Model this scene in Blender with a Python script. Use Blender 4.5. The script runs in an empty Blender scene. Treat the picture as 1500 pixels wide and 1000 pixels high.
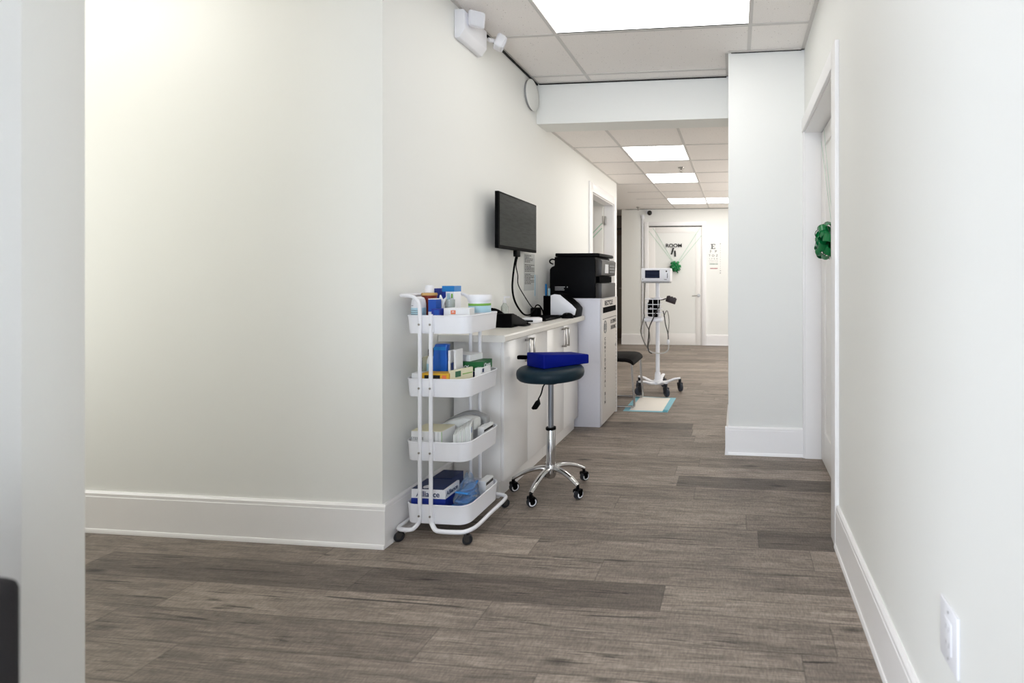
import bpy, bmesh, math, random
from mathutils import Vector, Matrix, Euler
random.seed(7)
S = bpy.context.scene
C = S.collection
PI = math.pi
sin, cos = math.sin, math.cos

# ------------------------------------------------------------------ materials
def lin(h):
    if isinstance(h, str):
        h = h.lstrip('#'); c = [int(h[i:i+2], 16)/255 for i in (0, 2, 4)]
    else:
        c = [v/255 for v in h]
    return tuple(v/12.92 if v <= .04045 else ((v+.055)/1.055)**2.4 for v in c) + (1,)

def mat(name, col, rough=.5, metal=0., var=.03, bump=0., scale=60., emit=0., trans=0., alpha=1., spec=.5):
    m = bpy.data.materials.new(name); m.use_nodes = True
    nt = m.node_tree; b = nt.nodes['Principled BSDF']
    L = nt.links.new
    tc = nt.nodes.new('ShaderNodeTexCoord'); nz = nt.nodes.new('ShaderNodeTexNoise')
    nz.inputs['Scale'].default_value = scale; nz.inputs['Detail'].default_value = 3
    L(tc.outputs['Object'], nz.inputs['Vector'])
    mx = nt.nodes.new('ShaderNodeMix'); mx.data_type = 'RGBA'
    c = lin(col)
    mx.inputs[6].default_value = tuple(max(0, v*(1-var)) for v in c[:3])+(1,)
    mx.inputs[7].default_value = tuple(min(1, v*(1+var)) for v in c[:3])+(1,)
    L(nz.outputs['Fac'], mx.inputs[0]); L(mx.outputs[2], b.inputs['Base Color'])
    b.inputs['Roughness'].default_value = rough; b.inputs['Metallic'].default_value = metal
    b.inputs['Specular IOR Level'].default_value = spec
    b.inputs['Transmission Weight'].default_value = trans; b.inputs['Alpha'].default_value = alpha
    if bump:
        bp = nt.nodes.new('ShaderNodeBump'); bp.inputs['Strength'].default_value = bump; bp.inputs['Distance'].default_value = .002
        L(nz.outputs['Fac'], bp.inputs['Height']); L(bp.outputs['Normal'], b.inputs['Normal'])
    if emit:
        b.inputs['Emission Color'].default_value = (1, .99, .965, 1); b.inputs['Emission Strength'].default_value = emit
    return m

WALL_ALB = (236, 236, 232)
m_wall = mat('wall_paint', WALL_ALB, .6, var=.006, bump=.06, scale=220)
m_trim = mat('trim_paint', (243, 241, 240), .35, var=.006)
m_door = mat('door_paint', (240, 237, 233), .4, var=.006)
m_cab = mat('cabinet_white', (243, 241, 239), .22, var=.006)
m_counter = mat('counter_laminate', (226, 222, 214), .35, var=.03, scale=300)
m_cart = mat('powder_coated_white', (238, 238, 242), .35, var=.005)
m_white = mat('white_plastic', (236, 236, 240), .35, var=.01)
m_card = mat('white_card', (232, 232, 232), .6, var=.02)
m_notice = mat('notice_paper', (206, 208, 206), .7, var=.02)
m_paper = mat('paper', (226, 228, 226), .7, var=.02)
m_cream = mat('cream_card', (226, 220, 190), .6, var=.03)
m_yel = mat('yellow_card', (222, 172, 40), .5, var=.03)
m_black = mat('black_plastic', (5, 5, 6), .5, var=.1, spec=.07)
m_blackm = mat('matt_black', (4, 4, 5), .7, var=.1, spec=.02)
m_print = mat('printer_black', (3, 3, 5), .5, var=.1, spec=.1)
m_dgrey = mat('dark_grey_plastic', (48, 44, 41), .45, var=.05)
m_grey = mat('grey_plastic', (150, 150, 150), .5, var=.03)
m_ink = mat('black_ink', (18, 18, 18), .6, var=.02)
m_inkg = mat('grey_ink', (120, 122, 124), .7, var=.05)
m_inkr = mat('red_ink', (150, 30, 46), .6, var=.02)
m_inkgr = mat('green_ink', (60, 110, 80), .6, var=.02)
m_chrome = mat('chrome', (205, 205, 205), .12, 1., var=.02)
m_steel = mat('brushed_steel', (170, 166, 160), .3, 1., var=.05, scale=200)
m_gasl = mat('grey_gas_lift', (142, 145, 150), .3, .8, var=.03)
m_teal = mat('teal_vinyl', (16, 38, 48), .45, spec=.25, var=.08, bump=.15, scale=300)
m_blue = mat('royal_blue_vinyl', (0, 18, 118), .6, spec=.12, var=.06, bump=.1, scale=300)
m_bluec = mat('blue_card', (20, 78, 172), .45, var=.04)
m_blued = mat('deep_blue_card', (22, 48, 146), .45, var=.04)
m_bluet = mat('bright_blue_card', (16, 122, 196), .45, var=.04)
m_navy = mat('navy_card', (24, 44, 92), .45, var=.04)
m_lblue = mat('light_blue_label', (176, 212, 226), .5, var=.03)
m_foil = mat('blue_foil', (14, 88, 184), .28, var=.12, bump=.6, scale=35)
m_green = mat('green_card', (10, 92, 40), .45, var=.04)
m_lgreen = mat('lime_green', (120, 178, 66), .5, var=.03)
m_amber = mat('amber_plastic', (126, 34, 14), .3, var=.2)
m_tan = mat('tan_card', (206, 166, 100), .6, var=.05)
m_orange = mat('orange_label', (226, 118, 72), .5, var=.03)
m_bow = mat('green_satin', (4, 116, 60), .25, var=.25, scale=25)
m_ribbon = mat('pale_green_ribbon', (176, 208, 186), .4, var=.03)
m_metbox = mat('bin_grey_laminate', (216, 215, 222), .5, var=.02)
m_binfront = mat('bin_front_laminate', (206, 200, 194), .45, var=.02)
m_rubber = mat('rubber', (24, 26, 32), .6, var=.08)
m_rubg = mat('grey_rubber', (52, 56, 66), .5, var=.08)
m_brown = mat('dark_brown_wood', (92, 76, 62), .5, var=.2, scale=12)
m_taupe = mat('taupe_panel', (104, 98, 90), .6, var=.06)
m_pad = mat('absorbent_pad', (236, 230, 220), .8, var=.02)
m_padb = mat('pad_blue_backing', (134, 190, 204), .6, var=.04)
m_clear = mat('clear_plastic', (225, 232, 228), .12, var=.01, trans=.75)
m_bag = mat('clear_bag', (214, 232, 246), .15, var=.03, trans=.8, alpha=.55, bump=.8, scale=30)
m_bluefab = mat('blue_nonwoven', (50, 132, 206), .75, var=.15, scale=30)
m_tee = mat('ceiling_tee', (212, 208, 204), .45, var=.01)
m_dark = mat('gap_shade_paint', (26, 25, 24), .8, var=.1)
m_seat = mat('espresso_leatherette', (14, 11, 10), .6, spec=.08, var=.1, bump=.2, scale=200)
m_charc = mat('charcoal_fabric', (34, 32, 34), .85, var=.15, bump=.4, scale=300)
m_diff = mat('lit_diffuser', (255, 255, 255), .5, var=.0, emit=4.5)
m_difff = mat('lit_diffuser_bright', (255, 255, 255), .5, var=.0, emit=6.4)
m_diffs = mat('lit_diffuser_soft', (255, 255, 255), .5, var=.0, emit=3.5)
m_lens = mat('camera_lens', (6, 6, 8), .1, var=.05)
m_cable = mat('grey_cable', (120, 116, 110), .5, var=.05)
m_cablew = mat('pale_cable', (196, 194, 190), .5, var=.03)

# monitor screen: a dim page of text bands, dimly lit
def screen_mat(name, base, lo, hi, es):
    m = bpy.data.materials.new(name); m.use_nodes = True
    nt = m.node_tree; b = nt.nodes['Principled BSDF']; L = nt.links.new
    tc = nt.nodes.new('ShaderNodeTexCoord'); mp = nt.nodes.new('ShaderNodeMapping'); mp.inputs['Scale'].default_value = (1, 5, 38)
    nz = nt.nodes.new('ShaderNodeTexNoise'); nz.inputs['Scale'].default_value = 2.2; nz.inputs['Detail'].default_value = 4
    L(tc.outputs['Object'], mp.inputs[0]); L(mp.outputs[0], nz.inputs['Vector'])
    rp = nt.nodes.new('ShaderNodeValToRGB'); rp.color_ramp.elements[0].position = .35; rp.color_ramp.elements[1].position = .6
    rp.color_ramp.elements[0].color = lin(lo); rp.color_ramp.elements[1].color = lin(hi)
    L(nz.outputs['Fac'], rp.inputs[0]); L(rp.outputs[0], b.inputs['Emission Color'])
    b.inputs['Base Color'].default_value = lin(base); b.inputs['Roughness'].default_value = .25; b.inputs['Specular IOR Level'].default_value = .08
    b.inputs['Emission Strength'].default_value = es
    return m
m_screen = screen_mat('monitor_page', (24, 26, 26), (34, 38, 36), (56, 62, 58), .42)
m_vscreen = screen_mat('vitals_page', (16, 18, 26), (14, 18, 32), (40, 46, 66), .8)

def ceiling_mat():
    m = bpy.data.materials.new('ceiling_tile'); m.use_nodes = True
    nt = m.node_tree; b = nt.nodes['Principled BSDF']; L = nt.links.new
    tc = nt.nodes.new('ShaderNodeTexCoord')
    v = nt.nodes.new('ShaderNodeTexVoronoi'); v.inputs['Scale'].default_value = 38; v.inputs['Randomness'].default_value = 1
    n = nt.nodes.new('ShaderNodeTexNoise'); n.inputs['Scale'].default_value = 160; n.inputs['Detail'].default_value = 4
    L(tc.outputs['Object'], v.inputs['Vector']); L(tc.outputs['Object'], n.inputs['Vector'])
    r1 = nt.nodes.new('ShaderNodeValToRGB'); r1.color_ramp.elements[0].position = .05; r1.color_ramp.elements[1].position = .13
    r1.color_ramp.elements[0].color = lin((186, 178, 172)); r1.color_ramp.elements[1].color = lin((251, 246, 242))
    r2 = nt.nodes.new('ShaderNodeValToRGB'); r2.color_ramp.elements[0].position = .3; r2.color_ramp.elements[1].position = .65
    r2.color_ramp.elements[0].color = (.92, .92, .92, 1); r2.color_ramp.elements[1].color = (1, 1, 1, 1)
    mx = nt.nodes.new('ShaderNodeMix'); mx.data_type = 'RGBA'; mx.blend_type = 'MULTIPLY'; mx.inputs[0].default_value = 1
    L(v.outputs['Distance'], r1.inputs[0]); L(n.outputs['Fac'], r2.inputs[0]); L(r1.outputs[0], mx.inputs[6]); L(r2.outputs[0], mx.inputs[7])
    L(mx.outputs[2], b.inputs['Base Color']); b.inputs['Roughness'].default_value = .9
    bp = nt.nodes.new('ShaderNodeBump'); bp.inputs['Strength'].default_value = .2; L(n.outputs['Fac'], bp.inputs['Height']); L(bp.outputs[0], b.inputs['Normal'])
    return m
m_ceil = ceiling_mat()

def floor_mat(Lp, Wp):
    m = bpy.data.materials.new('grey_oak_planks'); m.use_nodes = True
    nt = m.node_tree; b = nt.nodes['Principled BSDF']; L = nt.links.new; N = nt.nodes.new
    uv = N('ShaderNodeUVMap'); uv.uv_map = 'plank'
    at = N('ShaderNodeAttribute'); at.attribute_name = 'tone'
    sd = N('ShaderNodeAttribute'); sd.attribute_name = 'seed'
    cx = N('ShaderNodeCombineXYZ'); L(sd.outputs['Fac'], cx.inputs[2]); 
    ad = N('ShaderNodeVectorMath'); ad.operation = 'ADD'; L(uv.outputs[0], ad.inputs[0]); L(cx.outputs[0], ad.inputs[1])
    def mapped(sc, off=(0, 0, 0)):
        mp = N('ShaderNodeMapping'); mp.inputs['Scale'].default_value = sc; mp.inputs['Location'].default_value = off
        L(ad.outputs[0], mp.inputs[0]); return mp.outputs[0]
    def noise(sc, detail, vec, dist=0., rough=.55):
        n = N('ShaderNodeTexNoise'); n.inputs['Scale'].default_value = sc; n.inputs['Detail'].default_value = detail
        n.inputs['Distortion'].default_value = dist; n.inputs['Roughness'].default_value = rough; L(vec, n.inputs['Vector']); return n.outputs['Fac']
    def ramp(v, p0, c0, p1, c1):
        r = N('ShaderNodeValToRGB'); r.color_ramp.elements[0].position = p0; r.color_ramp.elements[1].position = p1
        r.color_ramp.elements[0].color = (c0,)*3+(1,); r.color_ramp.elements[1].color = (c1,)*3+(1,); L(v, r.inputs[0]); return r.outputs[0]
    def mul(a, c):
        x = N('ShaderNodeMix'); x.data_type = 'RGBA'; x.blend_type = 'MULTIPLY'; x.inputs[0].default_value = 1
        L(a, x.inputs[6]); L(c, x.inputs[7]); return x.outputs[2]
    base = N('ShaderNodeValToRGB'); L(at.outputs['Fac'], base.inputs[0])
    base.color_ramp.elements[0].color = lin((108, 98, 90)); base.color_ramp.elements[1].color = lin((174, 160, 147))
    broad = ramp(noise(3.2, 4, mapped((1.0, 7, 40)), 1.2), .32, .68, .70, 1.18)
    fine = ramp(noise(9, 6, mapped((.9, 30, 40)), .5, .75), .31, .50, .67, 1.2)
    crack = ramp(noise(2.6, 6, mapped((.62, 17, 40), (3, 1, 0)), 1.5, .66), .345, .26, .41, 1.0)
    vo = N('ShaderNodeTexVoronoi'); vo.inputs['Scale'].default_value = 1.0; L(mapped((1.7, 6.2, 40)), vo.inputs['Vector'])
    knot = ramp(vo.outputs['Distance'], .02, .25, .12, 1.0)
    weave = ramp(noise(160, 2, mapped((1, .35, 40))), .35, .80, .65, 1.1)
    c = mul(mul(mul(mul(mul(base.outputs[0], broad), fine), crack), knot), weave)
    # seams
    sp = N('ShaderNodeSeparateXYZ'); L(uv.outputs[0], sp.inputs[0])
    def mth(op, a, bb):
        n = N('ShaderNodeMath'); n.operation = op
        for i, v in enumerate((a, bb)):
            if isinstance(v, (int, float)): n.inputs[i].default_value = v
            else: L(v, n.inputs[i])
        return n.outputs[0]
    ey = mth('MINIMUM', sp.outputs[1], mth('SUBTRACT', Wp, sp.outputs[1]))
    ex = mth('MINIMUM', sp.outputs[0], mth('SUBTRACT', Lp, sp.outputs[0]))
    e = mth('MINIMUM', ey, ex)
    seam = ramp(e, .0002, .62, .0012, 1.0)
    c = mul(c, seam)
    L(c, b.inputs['Base Color'])
    b.inputs['Roughness'].default_value = .5; b.inputs['Specular IOR Level'].default_value = .35
    bp = N('ShaderNodeBump'); bp.inputs['Strength'].default_value = .25; bp.inputs['Distance'].default_value = .002
    L(fine, bp.inputs['Height']); L(bp.outputs[0], b.inputs['Normal'])
    return m

# ------------------------------------------------------------------ mesh helpers (all in world coordinates)
ORG = {}
class M:
    def __init__(s): s.bm = bmesh.new()
    def _in(s, t, mx=None):
        if mx is not None: t.transform(mx)
        me = bpy.data.meshes.new('t'); t.to_mesh(me); t.free(); s.bm.from_mesh(me); bpy.data.meshes.remove(me); return s
    def box(s, x0, x1, y0, y1, z0, z1, bev=0., seg=2, mx=None):
        t = bmesh.new(); bmesh.ops.create_cube(t, size=1)
        t.transform(Matrix.Translation(((x0+x1)/2, (y0+y1)/2, (z0+z1)/2)) @ Matrix.Diagonal((abs(x1-x0), abs(y1-y0), abs(z1-z0), 1)))
        if bev: bmesh.ops.bevel(t, geom=t.edges[:], offset=bev, segments=seg, profile=.5, affect='EDGES')
        return s._in(t, mx)
    def cyl(s, p, q, r, r2=None, seg=20, cap=True):
        p, q = Vector(p), Vector(q); d = q-p
        t = bmesh.new(); bmesh.ops.create_cone(t, cap_ends=cap, segments=seg, radius1=r, radius2=r if r2 is None else r2, depth=d.length)
        return s._in(t, Matrix.Translation((p+q)/2) @ d.to_track_quat('Z', 'Y').to_matrix().to_4x4())
    def sph(s, c, r, sc=(1, 1, 1), seg=16, mx=None):
        t = bmesh.new(); bmesh.ops.create_uvsphere(t, u_segments=seg, v_segments=max(6, seg//2), radius=r)
        t.transform(Matrix.Translation(c) @ Matrix.Diagonal((*sc, 1))); return s._in(t, mx)
    def lathe(s, prof, c=(0, 0, 0), seg=28, mx=None):
        t = bmesh.new(); rings = []
        for r, z in prof:
            if r < 1e-6: rings.append([t.verts.new((0, 0, z))])
            else: rings.append([t.verts.new((r*cos(2*PI*i/seg), r*sin(2*PI*i/seg), z)) for i in range(seg)])
        for a, b in zip(rings, rings[1:]):
            for i in range(seg):
                j = (i+1) % seg
                if len(a) == 1 and len(b) == 1: continue
                if len(a) == 1: t.faces.new((a[0], b[j], b[i]))
                elif len(b) == 1: t.faces.new((a[i], a[j], b[0]))
                else: t.faces.new((a[i], a[j], b[j], b[i]))
        for rg, fl in ((rings[0], 1), (rings[-1], 0)):
            if len(rg) > 1: t.faces.new(rg[::-1] if fl else rg)
        bmesh.ops.recalc_face_normals(t, faces=t.faces[:])
        t.transform(Matrix.Translation(c)); return s._in(t, mx)
    def prism(s, pts, axis, a0, a1, bev=0., mx=None):
        # pts: 2D polygon; axis 'x': (y,z), 'y': (x,z), 'z': (x,y)
        def v(p, a): return {'x': (a, p[0], p[1]), 'y': (p[0], a, p[1]), 'z': (p[0], p[1], a)}[axis]
        t = bmesh.new(); A = [t.verts.new(v(p, a0)) for p in pts]; B = [t.verts.new(v(p, a1)) for p in pts]
        t.faces.new(A); t.faces.new(B[::-1]); n = len(pts)
        for i in range(n): t.faces.new((A[i], B[i], B[(i+1) % n], A[(i+1) % n]))
        bmesh.ops.recalc_face_normals(t, faces=t.faces[:])
        if bev: bmesh.ops.bevel(t, geom=t.edges[:], offset=bev, segments=2, profile=.5, affect='EDGES')
        return s._in(t, mx)
    def tube(s, pts, r, seg=10, sub=6, closed=False, cap=True, flat=1.):
        P = [Vector(p) for p in pts]
        if sub > 1 and len(P) > 2:
            Q = []; n = len(P)
            for i in range(n if closed else n-1):
                p0 = P[(i-1) % n] if (closed or i > 0) else P[0]*2-P[1]
                p1, p2 = P[i], P[(i+1) % n]
                p3 = P[(i+2) % n] if (closed or i+2 < n) else P[-1]*2-P[-2]
                for k in range(sub):
                    u = k/sub
                    Q.append(.5*((2*p1)+(p2-p0)*u+(2*p0-5*p1+4*p2-p3)*u*u+(3*p1-p0-3*p2+p3)*u**3))
            if not closed: Q.append(P[-1])
            P = Q
        t = bmesh.new(); rings = []; n = len(P); up = None
        for i in range(n):
            a = P[(i-1) % n] if (closed or i > 0) else P[i]; b = P[(i+1) % n] if (closed or i < n-1) else P[i]
            d = (b-a).normalized()
            if up is None:
                up = Vector((0, 0, 1)) if abs(d.z) < .9 else Vector((1, 0, 0))
            e = (up-d*up.dot(d))
            e = e.normalized() if e.length > 1e-6 else d.orthogonal().normalized(); up = e; f = d.cross(e)
            rr = r[i*len(r)//n] if isinstance(r, (list, tuple)) else r
            rings.append([t.verts.new(P[i]+(e*cos(2*PI*k/seg)*flat+f*sin(2*PI*k/seg))*rr) for k in range(seg)])
        for i in range(n if closed else n-1):
            A, B = rings[i], rings[(i+1) % n]
            for k in range(seg): t.faces.new((A[k], A[(k+1) % seg], B[(k+1) % seg], B[k]))
        if cap and not closed: t.faces.new(rings[0][::-1]); t.faces.new(rings[-1])
        bmesh.ops.recalc_face_normals(t, faces=t.faces[:])
        return s._in(t)
    def strip(s, pts, wv, w, th=.0006):
        # a ribbon through pts, width w along wv, with thickness
        t = bmesh.new(); P = [Vector(p) for p in pts]; W = Vector(wv).normalized()*w/2; R = []
        for i, p in enumerate(P):
            d = (P[min(i+1, len(P)-1)]-P[max(i-1, 0)]); n = d.cross(W)
            n = n.normalized()*th/2 if n.length > 1e-9 else Vector((0, 0, th/2))
            R.append([t.verts.new(p+W+n), t.verts.new(p-W+n), t.verts.new(p-W-n), t.verts.new(p+W-n)])
        for a, b in zip(R, R[1:]):
            for k in range(4): t.faces.new((a[k], a[(k+1) % 4], b[(k+1) % 4], b[k]))
        t.faces.new(R[0][::-1]); t.faces.new(R[-1])
        bmesh.ops.recalc_face_normals(t, faces=t.faces[:])
        return s._in(t)
    def text(s, body, size, o, xd, yd, depth=.0005, align='CENTER', sx=1., bold=0.):
        cu = bpy.data.curves.new('t', 'FONT'); cu.body = body; cu.size = size; cu.extrude = depth; cu.align_x = align; cu.align_y = 'CENTER'
        cu.offset = bold
        ob = bpy.data.objects.new('t', cu); C.objects.link(ob)
        dg = bpy.context.evaluated_depsgraph_get(); me = bpy.data.meshes.new_from_object(ob.evaluated_get(dg))
        t = bmesh.new(); t.from_mesh(me); bpy.data.meshes.remove(me)
        bpy.data.objects.remove(ob); bpy.data.curves.remove(cu)
        X = Vector(xd).normalized(); Y = Vector(yd).normalized(); Z = X.cross(Y)
        mx = Matrix((( X.x, Y.x, Z.x, o[0]), (X.y, Y.y, Z.y, o[1]), (X.z, Y.z, Z.z, o[2]), (0, 0, 0, 1)))
        return s._in(t, mx @ Matrix.Diagonal((sx, 1, 1, 1)))
    def xf(s, mx): s.bm.transform(mx); return s
    def obj(s, name, material, parent=None, smooth=True, ang=38):
        bm = s.bm
        for e in bm.edges:
            e.smooth = not (len(e.link_faces) == 2 and e.calc_face_angle(0) > math.radians(ang))
        for f in bm.faces: f.smooth = smooth
        if parent is not None: o0 = ORG[parent]
        else:
            xs = [v.co for v in bm.verts]
            o0 = Vector(((min(v.x for v in xs)+max(v.x for v in xs))/2, (min(v.y for v in xs)+max(v.y for v in xs))/2, min(v.z for v in xs)))
        bm.transform(Matrix.Translation(-o0))
        me = bpy.data.meshes.new(name); bm.to_mesh(me); bm.free()
        me.materials.append(material)
        o = bpy.data.objects.new(name, me); C.objects.link(o)
        if parent is not None: o.parent = parent
        else: o.location = o0
        ORG[o] = o0
        return o

def rot(c, rz=0, rx=0, ry=0):
    c = Vector(c); return Matrix.Translation(c) @ Euler((rx, ry, rz)).to_matrix().to_4x4() @ Matrix.Translation(-c)
def thing(name, loc, label, cat, group=None):
    o = bpy.data.objects.new(name, None); C.objects.link(o); o.location = loc; o.empty_display_size = .05
    ORG[o] = Vector(loc); return tag(o, label, cat, group)
def tag(o, label, cat, group=None):
    o['label'] = label; o['category'] = cat
    if group: o['group'] = group
    return o
def struct(o): o['kind'] = 'structure'; return o

# ------------------------------------------------------------------ room numbers (metres; corridor runs along +Y, camera at x=y=0)
LX, RX = -1.572, .455           # corridor walls
H1, H2 = 2.74, 2.45             # near and far ceilings
YF, YB0, YB1 = 2.044, 3.744, 3.955
YC, CX = 3.357, -.055           # column front
YE, YFAR = 6.345, 8.748
BH = .19
WEST, SOUTH, EAST = -4.3, -4.6, 1.35

# floor: one quad per plank so that each carries its own tone
def build_floor():
    Lp, Wp = 1.22, .152
    bm = bmesh.new(); uvl = bm.loops.layers.uv.new('plank'); tn = bm.faces.layers.float.new('tone'); sdl = bm.faces.layers.float.new('seed')
    rnd = random.Random(11)
    x_lo, x_hi = WEST, EAST+.3
    fixed = {0: (-1.495, .10), 7: (-.345, .10), 3: (.10, .10), 1: (-.56, .5), -1: (-.9, .62)}
    r0 = int((SOUTH-1.895)//Wp)-1; r1 = int((10.0-1.895)//Wp)+1
    for r in range(r0, r1+1):
        ytop = 1.895+r*Wp; y0, y1 = ytop-Wp, ytop
        anchor = fixed[r][0] if r in fixed else rnd.uniform(0, Lp)
        x = anchor
        while x > x_lo: x -= Lp
        while x < x_hi:
            a, b = max(x, x_lo), min(x+Lp, x_hi)
            if b > a+1e-4:
                vs = [bm.verts.new(p) for p in ((a, y0, 0), (b, y0, 0), (b, y1, 0), (a, y1, 0))]
                f = bm.faces.new(vs)
                for lp, q in zip(f.loops, ((a-x, 0), (b-x, 0), (b-x, Wp), (a-x, Wp))): lp[uvl].uv = q
                t = min(1, max(0, rnd.gauss(.58, .17)))
                if r in fixed and abs(x-fixed[r][0]) < 1e-3: t = fixed[r][1]
                f[tn] = t; f[sdl] = rnd.uniform(0, 90)
            x += Lp
    me = bpy.data.meshes.new('floor'); bm.to_mesh(me); bm.free(); me.materials.append(floor_mat(Lp, Wp))
    o = bpy.data.objects.new('floor', me); C.objects.link(o); return struct(o)
build_floor()

def sbox(name, m, *a, bev=0.):
    return struct(M().box(*a, bev=bev).obj(name, m))
T = .12
# walls
sbox('wall_front', m_wall, WEST, LX, YF, YF+T, 0, H1)                       # near-left wall facing the camera
# wall_left with the door opening 5.21..6.17
w = M(); w.box(LX-T, LX, YF+T, 5.21, 0, H1); w.box(LX-T, LX, 6.17, YE, 0, H1); w.box(LX-T, LX, 5.21, 6.17, 2.14, H1)
struct(w.obj('wall_left', m_wall))
# wall_right with the recessed door opening 2.32..3.325
w = M(); w.box(RX, RX+T, SOUTH, 2.32, 0, H1); w.box(RX, RX+T, 2.32, 3.325, 2.175, H1); w.box(RX, RX+T, 3.325, YC, 0, H1)
w.box(RX+T, RX+T+.5, 2.2, 2.32, 0, H1); w.box(RX+T+.4, RX+T+.5, 2.32, 3.325, 0, H1)
struct(w.obj('wall_right', m_wall))
sbox('wall_column', m_wall, CX, EAST+.1, YC, YB1, 0, H1, bev=.003)          # the wall stub that narrows the corridor
sbox('trim_1', m_wall, LX, CX, YB0, YB1, 2.417, H1)                         # beam across the corridor
w = M(); w.box(-2.075, EAST, YFAR, YFAR+T, 0, H1)
struct(w.obj('wall_far', m_wall))
w = M(); w.box(EAST, EAST+T, YB1, 5.6, 0, H1); w.box(EAST, EAST+T, 7.6, YFAR+T, 0, H1); w.box(EAST, EAST+T, 5.6, 7.6, 0, .6); w.box(EAST, EAST+T, 5.6, 7.6, 2.4, H1)
struct(w.obj('wall_far_right', m_wall))
w = M(); w.box(EAST+.03, EAST+.09, 5.6, 5.65, .6, 2.4); w.box(EAST+.03, EAST+.09, 7.55, 7.6, .6, 2.4); w.box(EAST+.03, EAST+.09, 6.575, 6.625, .65, 2.35); w.box(EAST+.03, EAST+.09, 5.65, 7.55, .6, .65); w.box(EAST+.03, EAST+.09, 5.65, 7.55, 2.35, 2.4)
struct(w.obj('added_window_2', m_trim))  # unseen window frame, added for the extra light in the far corridor
sbox('wall_return', m_wall, WEST, LX-T, YE-T, YE, 0, H1)
sbox('wall_alcove', m_taupe, WEST, -1.9, 9.62, 9.72, 0, H1)
sbox('wall_alcove_right', m_taupe, -2.075, -1.975, YFAR+T, 9.62, 0, H1)
w = M(); w.box(WEST-T, WEST, SOUTH, -.25, 0, H1); w.box(WEST-T, WEST, -.25, .85, 0, .3); w.box(WEST-T, WEST, -.25, .85, 2.4, H1); w.box(WEST-T, WEST, .85, 1.15, 0, H1)
w.box(WEST-T, WEST, 1.15, 1.95, 0, .5); w.box(WEST-T, WEST, 1.15, 1.95, 2.2, H1); w.box(WEST-T, WEST, 1.95, 9.72, 0, H1)
struct(w.obj('wall_west', m_wall))
for nm, ya, yb_, za, zb_ in (('added_window_3', -.25, .85, .3, 2.4), ('added_window_4', 1.15, 1.95, .5, 2.2)):  # unseen windows, added to brighten the right wall and the side passage
    w = M(); X0, X1 = WEST-.09, WEST-.03; ym = (ya+yb_)/2
    w.box(X0, X1, ya, ya+.05, za, zb_); w.box(X0, X1, yb_-.05, yb_, za, zb_); w.box(X0, X1, ym-.025, ym+.025, za+.05, zb_-.05); w.box(X0, X1, ya+.05, yb_-.05, za, za+.05); w.box(X0, X1, ya+.05, yb_-.05, zb_-.05, zb_)
    struct(w.obj(nm, m_trim))
sbox('wall_partition', m_wall, WEST, -1.553, .922, 1.028, 0, H1, bev=.002)   # end of the wall at the left edge of the view
sbox('wall_light_block', m_wall, -1.19, -1.07, SOUTH, -.55, 0, H1)  # unseen wall, added to keep the back window's light off the partition
# back wall behind the camera, with the window that lets the daylight in
w = M(); w.box(WEST, -1.25, SOUTH-T, SOUTH, 0, H1); w.box(.35, RX+T, SOUTH-T, SOUTH, 0, H1); w.box(-1.25, .35, SOUTH-T, SOUTH, 0, .25); w.box(-1.25, .35, SOUTH-T, SOUTH, 2.5, H1)
struct(w.obj('wall_back', m_wall))
w = M()
for x in (-1.25, -.475, .30): w.box(x, x+.05, SOUTH-.09, SOUTH-.03, .25, 2.5)
for z in (.25, 2.45): w.box(-1.20, .30, SOUTH-.09, SOUTH-.03, z, z+.05)
struct(w.obj('window_1', m_trim))
# ceilings (panels between the tees; lights sit in their own openings)
def ceiling(name, z, x0, x1, y0, y1, holes):
    xs = sorted({x0, x1} | {h[0] for h in holes} | {h[1] for h in holes}); ys = sorted({y0, y1} | {h[2] for h in holes} | {h[3] for h in holes})
    w = M()
    for a, b in zip(xs, xs[1:]):
        for c, d in zip(ys, ys[1:]):
            mx, my = (a+b)/2, (c+d)/2
            if any(h[0] < mx < h[1] and h[2] < my < h[3] for h in holes): continue
            w.box(a, b, c, d, z, z+.02)
    return struct(w.obj(name, m_ceil))
GX = (-1.136, .084)
NEAR = [(-1.136, .084, 2.394, 3.004), (-3.576, -2.356, 1.174, 1.784), (-1.136, .084, -2.39, -1.78)]
FAR = [(-1.095, -.485, 4.572, 5.182), (-1.095, -.485, 5.792, 6.402), (-1.095, .125, 7.622, 8.232), (-3.2, -1.98, 4.6, 5.2)]  # last panel is unseen, enlarged to brighten the open left door
ceiling('ceiling', H1, WEST, EAST, SOUTH, YB0+.1, NEAR)
ceiling('ceiling_far', H2, WEST, EAST, YB1, 9.72, FAR)
# suspended-ceiling tees
def tees(name, z, xl, yl, x0, x1, y0, y1, skip=()):
    w = M(); h = .012
    for x in xl: w.box(x-.012, x+.012, y0, y1, z-.004, z+h)
    for y in yl: w.box(x0, x1, y-.012, y+.012, z-.0035, z+h-.001)
    return struct(w.obj(name, m_tee))
tees('trim_2', H1, (-2.356, -1.136, .084), [3.614-.61*k for k in range(10)], -3.6, RX, SOUTH, YB0)
tees('trim_3', H2, (-1.095, -.485, .125, .735), [3.96+.0+.61*k+.002 for k in range(8)], LX, EAST, YB1, YFAR)
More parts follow.
